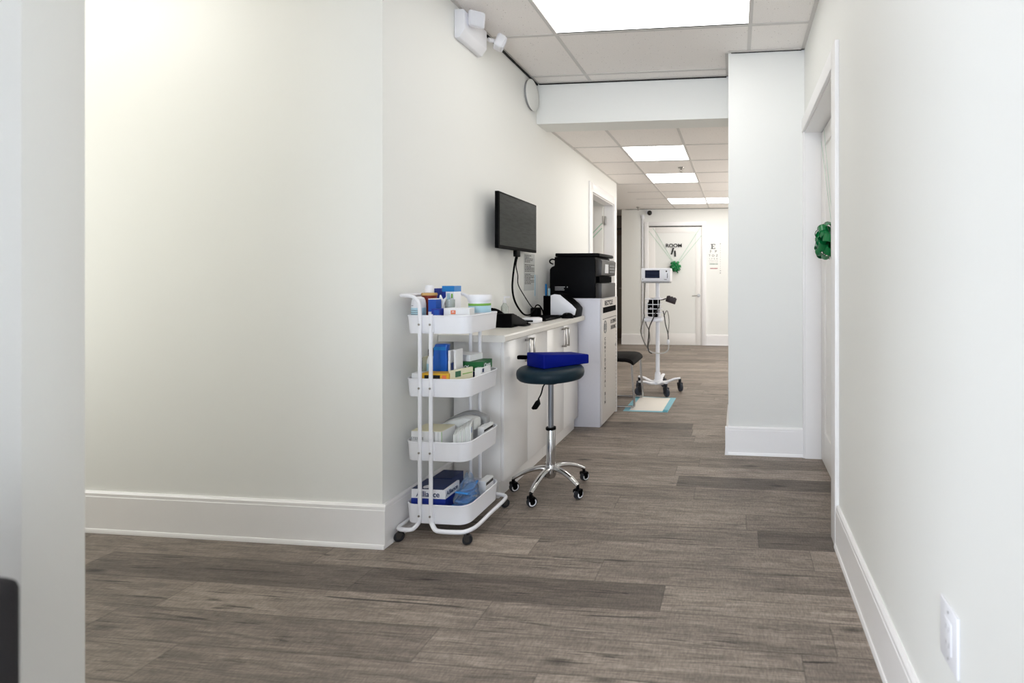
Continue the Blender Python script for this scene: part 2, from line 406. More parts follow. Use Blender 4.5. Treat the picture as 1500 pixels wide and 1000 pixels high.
# wall angles, and dark strips painted as the shadow gap beside them
w = M(); w.box(LX, LX+.022, YF+T, YB0, H1-.006, H1-.002); w.box(RX-.022, RX, SOUTH, YC, H1-.006, H1-.002); w.box(LX, CX, YB0-.022, YB0, H1-.006, H1-.002)
w.box(CX-.022, CX, YC, YB0, H1-.006, H1-.002); w.box(CX, RX, YC-.022, YC, H1-.006, H1-.002)
w.box(LX, LX+.022, YB1, YE, H2-.006, H2-.002); w.box(LX, CX, YB1, YB1+.022, H2-.006, H2-.002); w.box(-2.075, EAST, YFAR-.022, YFAR, H2-.006, H2-.002)
struct(w.obj('trim_4', m_tee))
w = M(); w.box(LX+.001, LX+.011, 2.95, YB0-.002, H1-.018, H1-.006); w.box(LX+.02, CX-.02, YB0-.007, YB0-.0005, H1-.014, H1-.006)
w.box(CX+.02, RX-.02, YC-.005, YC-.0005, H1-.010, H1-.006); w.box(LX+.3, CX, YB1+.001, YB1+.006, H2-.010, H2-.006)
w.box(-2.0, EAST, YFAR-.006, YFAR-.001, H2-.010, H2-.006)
struct(w.obj('painted_gap_shade', m_dark))

# baseboards: profile extruded
def baseboard(name, axis, a0, a1, face, sgn):
    # face: coordinate of the wall face, sgn: direction of the room from it
    t = .016
    pr = [(0, 0), (t+.007, 0), (t+.007, .010), (t+.003, .018), (t, .0185), (t, .168), (t-.0018, .1695), (t-.0018, BH-.007), (t-.008, BH), (0, BH)]
    pts = [(face+sgn*p, z) for p, z in pr]
    return struct(M().prism(pts, axis, a0, a1).obj(name, m_trim, smooth=True, ang=30))
def bb_x(name, x0, x1, y, sgn): # runs along x on a wall face at y
    return baseboard(name, 'x', x0, x1, y, sgn)
def bb_y(name, y0, y1, x, sgn):
    return baseboard(name, 'y', y0, y1, x, sgn)
bb_x('baseboard_front', WEST, LX+.023, YF, -1)
bb_y('baseboard_left', YF, 5.11, LX, 1)
bb_y('baseboard_right', SOUTH, 2.236, RX, -1)
bb_x('baseboard_column', CX-.02, RX, YC, -1)
bb_y('baseboard_column_side', YC-.024, YB1, CX, -1)
bb_x('baseboard_far_left', -2.075, -1.665, YFAR, -1)
bb_x('baseboard_far_right', -.535, EAST, YFAR, -1)
bb_x('baseboard_partition', WEST, -1.553, .922, -1)

# ------------------------------------------------------------------ doors
def panel_door(name, axis, a0, a1, z0, z1, face, sgn, thick=.04, stile=.115, rail_b=.2, rail_t=.105):
    """one-panel door; face = the visible plane, sgn = direction it looks to."""
    w = M()
    def bx(p0, p1, q0, q1, d0, d1, bev=0.):
        d0, d1 = sorted((face+sgn*d0, face+sgn*d1))
        if axis == 'x': w.box(p0, p1, d0, d1, q0, q1, bev)
        else: w.box(d0, d1, p0, p1, q0, q1, bev)
    bx(a0, a0+stile, z0, z1, -thick, 0, .0015); bx(a1-stile, a1, z0, z1, -thick, 0, .0015)
    bx(a0+stile-.001, a1-stile+.001, z0, z0+rail_b, -thick, 0, .0015); bx(a0+stile-.001, a1-stile+.001, z1-rail_t, z1, -thick, 0, .0015)
    bx(a0+stile-.004, a1-stile+.004, z0+rail_b-.004, z1-rail_t+.004, -thick+.01, -.011)
    return struct(w.obj(name, m_door))
def casing(name, axis, a0, a1, top, face, sgn, cw=.092, t=.018):
    w = M()
    f0, f1 = sorted((face, face+sgn*t))
    def bx(p0, p1, q0, q1):
        if axis == 'x': w.box(p0, p1, f0, f1, q0, q1, .002)
        else: w.box(f0, f1, p0, p1, q0, q1, .002)
    bx(a0-cw, a0, 0, top+cw); bx(a1, a1+cw, 0, top+cw); bx(a0-.001, a1+.001, top, top+cw)
    return struct(w.obj(name, m_trim))
# far door
DX0, DX1 = -1.577, -.610
casing('trim_6', 'x', DX0, DX1, 2.138, YFAR, -1, cw=.072, t=.03)
d1 = panel_door('door_1', 'x', DX0+.003, DX1-.003, .008, 2.118, YFAR-.004, -1, thick=.035)
h = M(); h.cyl((-.672, YFAR-.004, .89), (-.672, YFAR-.016, .89), .03); h.cyl((-.672, YFAR-.016, .89), (-.672, YFAR-.055, .89), .01)
h.tube([(-.672, YFAR-.05, .89), (-.70, YFAR-.056, .891), (-.745, YFAR-.056, .884), (-.785, YFAR-.05, .882)], .009)
h.obj('door_handle', m_steel, d1)
sg = M(); FY = YFAR-.0155
sg.text('ROOM', .088, (-1.118, FY, 1.782), (1, 0, 0), (0, 0, 1), sx=1.12, bold=.002)
sg.prism([(-1.175, 1.625), (-1.148, 1.622), (-1.110, 1.742), (-1.139, 1.748)], 'y', FY-.001, FY+.001)
sg.prism([(-1.108, 1.585), (-1.078, 1.585), (-1.084, 1.695), (-1.112, 1.695)], 'y', FY-.001, FY+.001)
sg.obj('door_lettering', m_ink, d1)
sbox('painted_head_shade', m_dgrey, DX0+.003, DX1-.003, YFAR-.0035, YFAR+.0, 2.118, 2.138)  # dark strip painted as the shadow at the door head
# right door, set back in its opening
w = M(); w.box(RX-.018, RX, 2.236, 2.33, 0, 2.262, .002); w.box(RX-.018, RX, 2.329, YC-.001, 2.175, 2.262, .002); w.box(RX-.012, RX, 3.325, YC-.001, 0, 2.176, .001)
struct(w.obj('trim_8', m_trim))
w = M(); w.box(RX+.001, RX+T, 2.3205, 2.332, 0, 2.175); w.box(RX+.001, RX+T, 3.318, 3.3245, 0, 2.175); w.box(RX+.001, RX+T, 2.32, 3.3245, 2.165, 2.1745)
struct(w.obj('trim_9', m_trim))
d2 = panel_door('door_2', 'y', 2.335, 3.314, .008, 2.155, RX+.105, -1, thick=.035)
sg = M(); FX = RX+.1155-.001; sg.text('ROOM', .07, (FX, 2.86, 1.80), (0, -1, 0), (0, 0, 1)); sg.obj('door_lettering', m_ink, d2)
h = M(); h.cyl((RX+.105, 2.40, .95), (RX+.093, 2.40, .95), .03); h.cyl((RX+.093, 2.40, .95), (RX+.055, 2.40, .95), .01); h.tube([(RX+.058, 2.40, .95), (RX+.052, 2.43, .951), (RX+.052, 2.48, .946), (RX+.058, 2.52, .944)], .009); h.obj('door_handle', m_steel, d2)
# left door, standing open into its room
casing('trim_10', 'y', 5.21, 6.17, 2.14, LX, 1, cw=.1)
w = M(); w.box(LX-T, LX-.001, 5.2105, 5.22, 0, 2.14); w.box(LX-T, LX-.001, 6.160, 6.1695, 0, 2.14); w.box(LX-T, LX-.001, 5.22, 6.16, 2.13, 2.1395)
struct(w.obj('trim_11', m_trim))
d3 = panel_door('door_3', 'x', -2.62, LX-T-.004, .008, 2.118, 6.13, -1, thick=.035)
for z in (.25, 1.05, 1.94):
    h = M(); h.box(LX-T-.008, LX-T+.034, 6.124, 6.1595, z-.05, z+.05, .002); h.cyl((LX-T-.006, 6.121, z-.052), (LX-T-.006, 6.121, z+.052), .008); h.obj('hinge', m_steel, d3)
# dark door in the alcove beyond the left wall's end
d4 = panel_door('door_4', 'x', -3.0, -2.1, .0, 2.16, 9.615, -1); d4.data.materials[0] = m_brown
h = M(); h.cyl((-2.2, 9.615, 1.0), (-2.2, 9.56, 1.0), .01); h.tube([(-2.2, 9.56, 1), (-2.25, 9.555, 1), (-2.32, 9.56, 1)], .009); h.obj('door_handle', m_steel, d4)
sbox('trim_12', m_dgrey, -3.0, -2.1, 9.60, 9.62, 2.165, 2.2)

# gift bows with their ribbons
def bow(name, c, n, side, R, label, strands, cat='gift bow'):
    """c centre on door, n outward normal, side = horizontal axis on the door, strands = lists of points"""
    c, n, sd = Vector(c), Vector(n), Vector(side); up = Vector((0, 0, 1))
    root = thing(name, tuple(c), label, cat)
    lp = M(); rnd = random.Random(5)
    for tier, (cnt, rr, tilt) in enumerate(((8, 1., .12), (8, .92, .5), (7, .74, .85), (4, .5, 1.2))):
        for i in range(cnt):
            a = 2*PI*(i+.41*tier)/cnt+rnd.uniform(-.28, .28); tl_ = tilt+rnd.uniform(-.12, .12)
            d = (sd*cos(a)+up*sin(a)); d = (d*cos(tl_)+n*sin(tl_)).normalized()
            wv = d.cross(n).normalized(); wv = (wv+n*rnd.uniform(-.35, .35)+d*rnd.uniform(-.2, .2)).normalized()
            nn = wv.cross(d).normalized()
            if nn.dot(n) < 0: nn = -nn
            L_ = R*rr*rnd.uniform(.9, 1.08); pts = []
            for k in range(17):
                t = k/16; th_ = 2*PI*t
                pts.append(c+n*.036+d*L_*(.5-.5*cos(th_))**.75+nn*R*.30*sin(th_)*(.45+.55*sin(PI*t)))
            lp.strip(pts, wv, R*.42, .001)
    lp.sph(c+n*.045, R*.2); lp.obj('bow_loops', m_bow, root)
    tl = M()
    for a, ln in ((-1.25, 1.25), (-1.9, 1.05)):
        d = sd*cos(a)+up*sin(a)
        tl.strip([c+n*.02, c+n*.03+d*R*.5, c+n*.022+d*R*ln], sd, R*.22, .001)
    tl.obj('bow_tails', m_bow, root)
    for st in strands:
        st = [Vector(p) for p in st]; d = (st[-1]-st[0]).normalized()
        M().strip(st, d.cross(n), .007, .0008).obj('ribbon', m_ribbon, root)
    return root
fy = YFAR-.0065
cb = Vector((-1.085, fy, 1.42))
bow('gift_bow', (-1.085, fy, 1.41), (0, -1, 0), (1, 0, 0), .1, 'small green bow on crossed ribbons at the far door with the room number', [
    [(-1.572, fy-.002, 2.05), (-1.10, fy-.006, 1.44)], [(-1.50, fy-.0005, 2.10), (-1.43, fy-.0015, 2.0), (-1.105, fy-.0075, 1.455)],
    [(-.645, fy-.002, 2.10), (-1.06, fy-.006, 1.46)], [(-.62, fy-.001, 1.96), (-1.05, fy-.005, 1.44)]])
fx = RX+.102
bow('gift_bow', (fx, 2.865, 1.415), (-1, 0, 0), (0, -1, 0), .108, 'green bow on thin ribbons on the recessed door in the right wall', [
    [(fx-.001, 3.30, 2.10), (fx-.005, 2.88, 1.44)], [(fx-.001, 3.20, 2.15), (fx-.006, 2.86, 1.46)],
    [(fx-.001, 2.40, 2.10), (fx-.005, 2.84, 1.44)], [(fx-.001, 2.50, 2.15), (fx-.006, 2.85, 1.46)]])
gy = 6.1285
rb = thing('door_ribbon', (-2.1, gy, 1.2), 'pale green ribbons crossing the door that stands open in the left wall', 'ribbon')
for a, b in (((-1.71, gy, 1.90), (-2.2, gy, 1.40)), ((-1.71, gy, 1.84), (-2.2, gy, 1.34))):
    M().strip([a, b], (Vector(b)-Vector(a)).cross(Vector((0, -1, 0))), .012, .001).obj('ribbon', m_ribbon, rb)

# ------------------------------------------------------------------ ceiling lights
LBL = ['large lit ceiling panel nearest the camera in the high ceiling', None, None, None]
def light_panel(hx, z, label, group, dm):
    x0, x1, y0, y1 = hx
    t = thing('ceiling_light', ((x0+x1)/2, (y0+y1)/2, z), label, 'ceiling light', group)
    f = M(); b = .012
    f.box(x0, x1, y0, y0+b, z-.003, z+.05); f.box(x0, x1, y1-b, y1, z-.003, z+.05); f.box(x0, x0+b, y0+b, y1-b, z-.003, z+.05); f.box(x1-b, x1, y0+b, y1-b, z-.003, z+.05)
    f.box(x0, x1, y0, y1, z+.05, z+.06)
    f.obj('light_frame', m_tee, t)
    M().box(x0+b, x1-b, y0+b, y1-b, z+.004, z+.012).obj('diffuser', dm, t)
for hx, lb in zip(NEAR, ('large lit ceiling panel in the higher near ceiling, in front of the beam', 'lit ceiling panel over the side passage behind the partition wall', 'lit ceiling panel behind the camera near the window')):
    light_panel(hx, H1, lb, 'ceiling light panels', m_diffs if hx[1] < -2 else m_diff)
for hx, lb in zip(FAR, ('square lit ceiling panel first beyond the beam', 'square lit ceiling panel second beyond the beam, past the sprinkler', 'wide lit ceiling panel farthest down the corridor, before the far door', 'unseen lit ceiling panel added in the room behind the left wall')):
    light_panel(hx, H2, lb, 'ceiling light panels', m_difff)

# sprinklers, camera, pipe chase
def sprinkler(x, y, z, label):
    t = thing('sprinkler_head', (x, y, z-.055), label, 'sprinkler')
    M().lathe([(0, z-.012), (.03, z-.012), (.036, z-.004), (.036, z+.0005), (0, z+.0005)], (x, y, 0)).obj('escutcheon', m_steel, t)
    b = M(); b.cyl((x, y, z-.03), (x, y, z-.011), .011)
    for s in (-1, 1): b.tube([(x+s*.01, y, z-.028), (x+s*.014, y, z-.038), (x+s*.004, y, z-.05)], .003, 6)
    b.obj('nozzle', m_steel, t)
    M().lathe([(0, z-.055), (.018, z-.055), (.016, z-.05), (0, z-.049)], (x, y, 0), seg=14).obj('deflector', m_steel, t)
sprinkler(-.62, 5.50, H2, 'small sprinkler head hanging between the two square ceiling lights')
sprinkler(-1.72, 8.50, H2, 'small sprinkler head at the far end of the corridor ceiling by the camera')
t = thing('security_camera', (-1.565, YFAR, 2.35), 'small black and white security camera high on the far wall above the door', 'camera')
M().box(-1.62, -1.545, YFAR-.05, YFAR+.0005, 2.365, 2.405, .008).obj('bracket', m_white, t)
b = M(); b.sph((-1.548, YFAR-.075, 2.368), .045); b.obj('camera_head', m_lens, t)
t = thing('cable_cover', (-1.68, YFAR-.02, 0), 'thin white cable cover running up the far wall left of the door casing', 'cable cover')
M().box(-1.700, -1.676, YFAR-.018, YFAR-.001, .19, 2.27, .003).obj('channel', m_white, t)
M().box(-1.702, -1.66, YFAR-.04, YFAR-.001, 2.27, 2.34, .006).obj('junction', m_white, t)
M().box(-1.7045, -1.7005, YFAR-.012, YFAR-.001, .19, 2.30).obj('cable', m_dgrey, t)

# emergency light on the left wall
t = thing('emergency_light', (LX, 2.71, 2.55), 'white twin-head emergency light high on the left wall near the ceiling', 'emergency light')
b = M(); b.prism([(LX+.0005, 2.705), (LX+.0005, 2.545), (LX+.03, 2.545), (LX+.062, 2.59), (LX+.062, 2.694), (LX+.052, 2.705)], 'y', 2.60, 2.85, bev=.006); b.obj('housing', m_white, t)
for y, dirv in ((2.655, Vector((.55, -.72, -.32))), (2.925, Vector((.75, .45, -.35)))):
    d = dirv.normalized(); c = Vector((LX+.102, y, 2.668))
    q = d.to_track_quat('Z', 'Y').to_matrix().to_4x4(); mx = Matrix.Translation(c) @ q
    hd = M(); hd.box(-.043, .043, -.043, .043, -.024, .026, .012, 3, mx); hd.cyl((LX+.06, y-.02 if y < 2.8 else y-.055, 2.66), tuple(c), .013)
    ho = hd.obj('lamp_head', m_white, t)
    ln = M(); ln.box(-.037, .037, -.037, .037, .024, .030, .004, 2, mx)
    for i in range(-2, 3):
        ln.box(-.036, .036, i*.014-.002, i*.014+.002, .029, .033, 0, 2, mx); ln.box(i*.014-.002, i*.014+.002, -.036, .036, .029, .033, 0, 2, mx)
    ln.obj('lens', m_grey if False else m_white, ho)
# round wall speaker
t = thing('wall_speaker', (LX, 3.625, 2.485), 'round white wall speaker high on the left wall beside the beam', 'speaker')
mx = Matrix.Translation((LX, 3.62, 2.60)) @ Euler((0, PI/2, 0)).to_matrix().to_4x4()
M().lathe([(0, .0005), (.112, .0005), (.112, .012), (.110, .016), (0, .016)], seg=40, mx=mx).obj('speaker_rim', m_grey, t)
M().lathe([(0, .0165), (.116, .0165), (.117, .020), (.10, .026), (0, .029)], seg=40, mx=mx).obj('speaker_grille', m_wall, t)

# ------------------------------------------------------------------ wall monitor with cables and paper notice
t = thing('wall_monitor', (LX, 3.23, 1.385), 'black flat monitor with a dim page of text mounted on the left wall', 'monitor')
mx = rot((LX+.075, 3.235, 1.565), rz=.03)
M().box(LX+.062, LX+.088, 2.925, 3.55, 1.388, 1.745, .003, 2, mx).obj('monitor_body', m_black, t)
M().box(LX+.0881, LX+.0892, 2.938, 3.540, 1.408, 1.733, 0, 2, mx).obj('screen', m_screen, t)
b = M(); b.box(LX+.03, LX+.062, 3.02, 3.45, 1.46, 1.70, .01, 2, mx); b.box(LX+.001, LX+.03, 3.16, 3.32, 1.5, 1.64, .004); b.obj('wall_mount', m_black, t)
wire = M(); wire.box(LX+.062, LX+.09, 3.195, 3.255, 1.345, 1.389, .006); wire.obj('plug', m_black, t)
CZ = .90
M().tube([(LX+.078, 3.215, 1.36), (LX+.05, 3.235, 1.26), (LX+.03, 3.255, 1.13), (LX+.03, 3.30, 1.03), (LX+.05, 3.38, .945), (LX+.06, 3.47, .93), (LX+.06, 3.545, .955), (LX+.05, 3.59, .965)], .0065).obj('thick_cable', m_black, t)
M().tube([(LX+.078, 3.24, 1.36), (LX+.04, 3.29, 1.29), (LX+.02, 3.36, 1.22), (LX+.02, 3.37, 1.15), (LX+.03, 3.46, 1.06), (LX+.04, 3.55, .985), (LX+.045, 3.60, .97)], .0035).obj('thin_cable', m_black, t)
t = thing('wall_notice', (LX, 3.605, 1.11), 'white printed notice taped to the wall below the monitor', 'notice')
M().box(LX+.0004, LX+.0014, 3.505, 3.70, 1.105, 1.385).obj('sheet', m_notice, t)
tx = M(); rnd = random.Random(3)
for i in range(19):
    z = 1.370-i*.0118
    if i in (5, 11): continue
    y = 3.518
    while y < 3.688:
        l = rnd.uniform(.012, .04); e = min(y+l, 3.69)
        tx.box(LX+.0014, LX+.0018, y, e, z-.0025, z+.0025); y = e+.006
        if y > 3.60 and rnd.random() < .25: break
tx.obj('printed_lines', m_dgrey, t)

# ------------------------------------------------------------------ base cabinets and worktop
CF = -1.258
def handle(w, x, y, z0, z1):
    w.box(x, x+.034, y-.006, y+.006, z0, z0+.012, .001); w.box(x, x+.034, y-.006, y+.006, z1-.012, z1, .001); w.box(x+.024, x+.034, y-.007, y+.007, z0, z1, .0015)
for k, (y0, y1, lb) in enumerate(((2.555, 3.163, 'white base cabinet beside the trolley, partly behind the stool, with two doors'), (3.165, 3.80, 'white base cabinet next to the grey bin, with two doors'))):
    t = thing('base_cabinet', ((LX+CF)/2, (y0+y1)/2, 0), lb, 'cabinet', 'base cabinets under the worktop')
    M().box(LX+.026, CF-.019, y0, y1, .09, .862, .001).obj('carcass', m_cab, t)
    M().box(LX+.026, CF-.030, y0+.002, y1, 0, .09).obj('toe_kick', m_cab, t)
    ym = (y0+y1)/2
    for a, b, hy in ((y0, ym-.0015, ym-.032), (ym+.0015, y1-.001, ym+.032)):
        d = M().box(CF-.018, CF, a, b, .095, .858, .0015).obj('cabinet_door', m_cab, t)
        hh = M(); handle(hh, CF, hy, .70, .835); hh.obj('handle', m_steel, d)
ctp = M(); ctp.prism([(LX+.002, .864), (-1.206, .864), (-1.200, .869), (-1.200, .893), (-1.207, CZ), (LX+.002, CZ)], 'y', 2.45, 3.80); ctp.prism([(LX+.002, CZ-.001), (LX+.018, CZ-.001), (LX+.018, .935), (LX+.002, .935)], 'y', 2.45, 3.80) if False else None
tag(ctp.obj('worktop', m_counter), 'long pale worktop over the white base cabinets', 'worktop')

# things on the worktop
# desk phone
t = thing('desk_phone', (-1.40, 2.95, CZ), 'black desk phone at the near end of the worktop behind the trolley', 'phone')
b = M(); b.prism([(2.83, CZ+.0005), (3.07, CZ+.0005), (3.07, .915), (2.86, .985), (2.83, .985)], 'x', -1.50, -1.345, bev=.004); b.obj('phone_body', m_black, t)
b = M(); b.tube([(-1.475, 2.835, 1.003), (-1.475, 2.90, .992), (-1.475, 3.0, .954), (-1.475, 3.06, .935)], .017, 10); b.obj('handset', m_blackm, t)
b = M()
for i in range(4):
    for j in range(3): b.box(-1.44+i*.022, -1.426+i*.022, 2.91+j*.035, 2.93+j*.035, .955-.011*j-.012, .972-.012*j)
b.obj('keys', m_dgrey, t)
M().tube([(-1.345, 2.86, .915), (-1.30, 2.90, .908), (-1.30, 2.99, .907), (-1.335, 3.03, .908)], .005).obj('handset_cord', m_black, t)
# white handheld with black band
t = thing('hand_scanner', (-1.37, 3.16, CZ), 'flat white handheld device with a black band lying beside the desk phone', 'handheld device')
b = M(); b.prism([(-1.43, 3.10), (-1.32, 3.10), (-1.30, 3.19), (-1.34, 3.25), (-1.43, 3.22)], 'z', CZ+.0005, CZ+.034, bev=.008); b.obj('device_body', m_white, t)
b = M(); b.box(-1.415, -1.328, 3.0975, 3.103, CZ+.012, CZ+.023); b.obj('band', m_black, t)
# sanitiser bottle
t = thing('sanitiser_bottle', (-1.487, 3.08, CZ), 'clear pump bottle standing against the wall behind the desk phone', 'bottle')
M().lathe([(0, CZ+.0005), (.022, CZ+.0005), (.023, CZ+.01), (.023, CZ+.11), (.012, CZ+.128), (.010, CZ+.135), (0, CZ+.135)], (-1.532, 3.12, 0)).obj('bottle_body', m_clear, t)
b = M(); b.cyl((-1.532, 3.12, CZ+.135), (-1.532, 3.12, CZ+.155), .012); b.cyl((-1.532, 3.12, CZ+.155), (-1.532, 3.12, CZ+.172), .005); b.box(-1.538, -1.495, 3.114, 3.126, CZ+.168, CZ+.18, .003); b.obj('pump', m_white, t)
# keyboard / black mat
t = thing('keyboard', (-1.44, 3.42, CZ), 'flat black keyboard lying on the worktop below the monitor', 'keyboard')
M().box(-1.50, -1.31, 3.27, 3.57, CZ+.0005, CZ+.018, .004).obj('keyboard_base', m_black, t)
b = M()
for i in range(12):
    for j in range(5): b.box(-1.484+j*.034, -1.456+j*.034, 3.283+i*.0235, 3.302+i*.0235, CZ+.0175, CZ+.024, .001, 1)
b.obj('keys', m_blackm, t)
# cable cluster / power brick
t = thing('power_strip', (-1.53, 3.62, CZ), 'black power adaptor block with cables against the wall beside the keyboard', 'power adaptor')
M().box(-1.55, -1.49, 3.565, 3.64, CZ+.0005, CZ+.075, .008).obj('adaptor', m_black, t)
b = M(); b.tube([(-1.52, 3.58, CZ+.07), (-1.50, 3.565, CZ+.095), (-1.49, 3.60, CZ+.09), (-1.48, 3.635, CZ+.05), (-1.475, 3.645, CZ+.008)], .005); b.obj('cable', m_black, t)
# black holder with strips
t = thing('strip_holder', (-1.44, 3.65, CZ), 'tall black open holder standing behind the white device on the worktop', 'holder')
b = M(); x0, x1, y0, y1 = -1.462, -1.412, 3.605, 3.665
b.box(x0, x1, y0, y1, CZ+.0005, CZ+.006); b.box(x0, x0+.004, y0, y1, CZ+.006, CZ+.165); b.box(x1-.004, x1, y0, y1, CZ+.006, CZ+.165); b.box(x0+.004, x1-.004, y0, y0+.004, CZ+.006, CZ+.165); b.box(x0+.004, x1-.004, y1-.004, y1, CZ+.006, CZ+.165)
b.obj('holder_body', m_blackm, t)
o = M().box(-1.4505, -1.4485, 3.612, 3.64, CZ+.0065, 1.155, 0, 2).obj('test_strip', m_bluet); tag(o, 'pale blue strip standing in the tall black holder', 'strip')
o = M().box(-1.4275, -1.4255, 3.615, 3.65, CZ+.0065, 1.12, 0, 2).obj('test_strip', m_lblue); tag(o, 'short light blue strip in the tall black holder, nearer the printer', 'strip')
t = thing('hanging_sheet', (LX, 3.72, 1.03), 'narrow white and blue sheet hanging on the wall beside the printed notice', 'sheet')
M().box(LX+.0018, LX+.004, 3.69, 3.755, 1.03, 1.225).obj('sheet', m_paper, t)
M().box(LX+.004, LX+.0046, 3.69, 3.706, 1.06, 1.225).obj('blue_edge', m_lblue, t)
# white and black label printer
t = thing('label_printer', (-1.31, 3.66, CZ), 'white label printer with a sloped black top at the far end of the worktop', 'label printer')
prof = [(-1.404, CZ+.020), (-1.404, 1.068), (-1.375, 1.078), (-1.33, 1.072), (-1.24, 1.00), (-1.205, .965), (-1.215, CZ+.020)]
M().prism(prof, 'y', 3.60, 3.607, bev=.002).obj('side_panel', m_white, t)
M().prism([(-1.404, CZ+.0005), (-1.404, 1.066), (-1.375, 1.080), (-1.325, 1.076), (-1.235, 1.006), (-1.203, .967), (-1.212, CZ+.0005)], 'y', 3.607, 3.76, bev=.004).obj('printer_body', m_black, t)
M().prism([(-1.404, CZ+.0005), (-1.404, CZ+.0195), (-1.30, CZ+.0195), (-1.27, CZ+.0005)], 'y', 3.585, 3.6065).obj('front_foot', m_black, t)
t = thing('computer_mouse', (-1.245, 3.57, CZ), 'black domed computer mouse on the worktop edge in front of the white label printer', 'mouse')
b = M(); b.lathe([(.046, CZ+.0005), (.047, CZ+.012), (.042, CZ+.026), (.03, CZ+.036), (.015, CZ+.041), (0, CZ+.042)], (0, 0, 0), seg=24); b.xf(Matrix.Translation((-1.255, 3.555, 0)) @ Matrix.Diagonal((.98, .6, 1, 1))); b.obj('mouse_shell', m_black, t)
M().box(-1.259, -1.251, 3.533, 3.545, CZ+.030, CZ+.040, .002).obj('scroll_wheel', m_dgrey, t)

# ------------------------------------------------------------------ grey confidential bin with the printer on top
BX, BY0, BY1, BZ = -1.072, 3.85, 4.338, 1.036
t = thing('shredding_bin', (-1.32, 4.09, 0), 'tall grey document bin with a black slot beside the cabinets, under the printer', 'bin')
M().box(LX+.03, BX-.018, BY0, BY1, .0, BZ, .002).obj('bin_body', m_metbox, t)
fr = M().box(BX-.0175, BX, BY0+.004, BY1-.018, .02, BZ-.004, .002).obj('bin_door', m_binfront, t)
M().box(BX-.017, BX+.001, BY1-.0175, BY1-.001, .0, BZ-.001, .001).obj('edge_strip', m_trim, t)
M().box(BX-.004, BX+.0015, 3.87, 4.29, .915, .962).obj('slot', m_blackm, fr)
X = BX+.0006
M().text('RECYCLE', .055, (X, 4.05, .992), (0, 1, 0), (0, 0, 1), sx=1.15, bold=.0015).obj('slot_lettering', m_ink, fr)
M().text('DOCUMENT', .048, (X, 4.20, .826), (0, 1, 0), (0, 0, 1), sx=.68).obj('title_lettering', m_ink, fr)
M().text('SHREDDING', .048, (X, 4.20, .775), (0, 1, 0), (0, 0, 1), sx=.64).obj('title_lettering', m_ink, fr)
M().box(BX, BX+.0008, 3.865, 4.30, .864, .868).obj('printed_line', m_ink, fr)
lt = M()
for i in range(26): lt.box(BX, BX+.0008, 4.296, 4.30, .85-i*.032, .862-i*.032)
lt.obj('dashed_line', m_ink, fr)
lt = M()
for i, ch in enumerate('CONFIDENTIAL BIN'):
    if ch != ' ': lt.text(ch, .036, (X, 3.935, .70-i*.0345), (0, 1, 0), (0, 0, 1), sx=1.25, bold=.001)
lt.obj('stacked_lettering', m_ink, fr)
em = M(); em.tube([(X, 3.935+.036*cos(a), .80+.05*sin(a)) for a in [2*PI*i/16 for i in range(16)]], .004, 6, 1, closed=True); em.box(X-.0005, X+.0005, 3.92, 3.95, .775, .825); em.obj('emblem', m_inkg, fr)
M().box(BX, BX+.006, 4.27, 4.285, .60, .625, .002).obj('lock', m_steel, fr)

# printer
t = thing('printer', (-1.30, 4.09, BZ), 'black multifunction printer standing on the grey bin', 'printer')
z = BZ
b = M(); b.prism([(-1.515, z+.0008), (-1.135, z+.0008), (-1.135, 1.372), (-1.475, 1.372), (-1.475, 1.30), (-1.50, 1.29), (-1.515, 1.27)], 'y', 3.865, 4.325, bev=.006); b.obj('printer_body', m_print, t)
b = M(); b.box(-1.47, -1.105, 3.868, 4.322, 1.374, 1.402, .006); b.box(-1.145, -1.10, 3.872, 4.318, 1.377, 1.396, .004); b.obj('scanner_lid', m_black, t)
b = M(); b.prism([(-1.134, 1.215), (-1.085, 1.222), (-1.078, 1.34), (-1.095, 1.352), (-1.134, 1.352)], 'y', 3.872, 4.318, bev=.003); pn = b.obj('control_panel', m_dgrey, t)
b = M(); b.box(-1.0835, -1.0795, 3.97, 4.07, 1.24, 1.315); b.obj('display', m_white, pn)
b = M()
for i in range(4):
    for j in range(3): b.box(-1.083, -1.078, 4.12+i*.04, 4.145+i*.04, 1.245+j*.025, 1.26+j*.025, .001, 1)
b.obj('buttons', m_grey, pn)
M().box(-1.134, -1.11, 3.90, 4.29, 1.16, 1.213).obj('output_slot', m_blackm, t)
M().box(-1.134, -1.082, 3.872, 4.318, z+.001, 1.158, .004).obj('paper_drawer', m_dgrey, t)
b = M(); b.tube([(-1.50, 3.90, 1.315), (-1.522, 3.90, 1.325), (-1.527, 3.90, 1.342), (-1.512, 3.90, 1.354), (-1.49, 3.90, 1.352), (-1.476, 3.90, 1.345)], .006); b.obj('side_clip', m_black, t)
b = M()
for i, zz in enumerate((1.128, 1.116, 1.104)): b.box(-1.47, -1.47+(.085, .075, .08)[i], 3.8642, 3.8654, zz-.003, zz+.003)
b.box(-1.37, -1.362, 3.8642, 3.8654, 1.122, 1.132); b.obj('label_lines', m_grey, t)

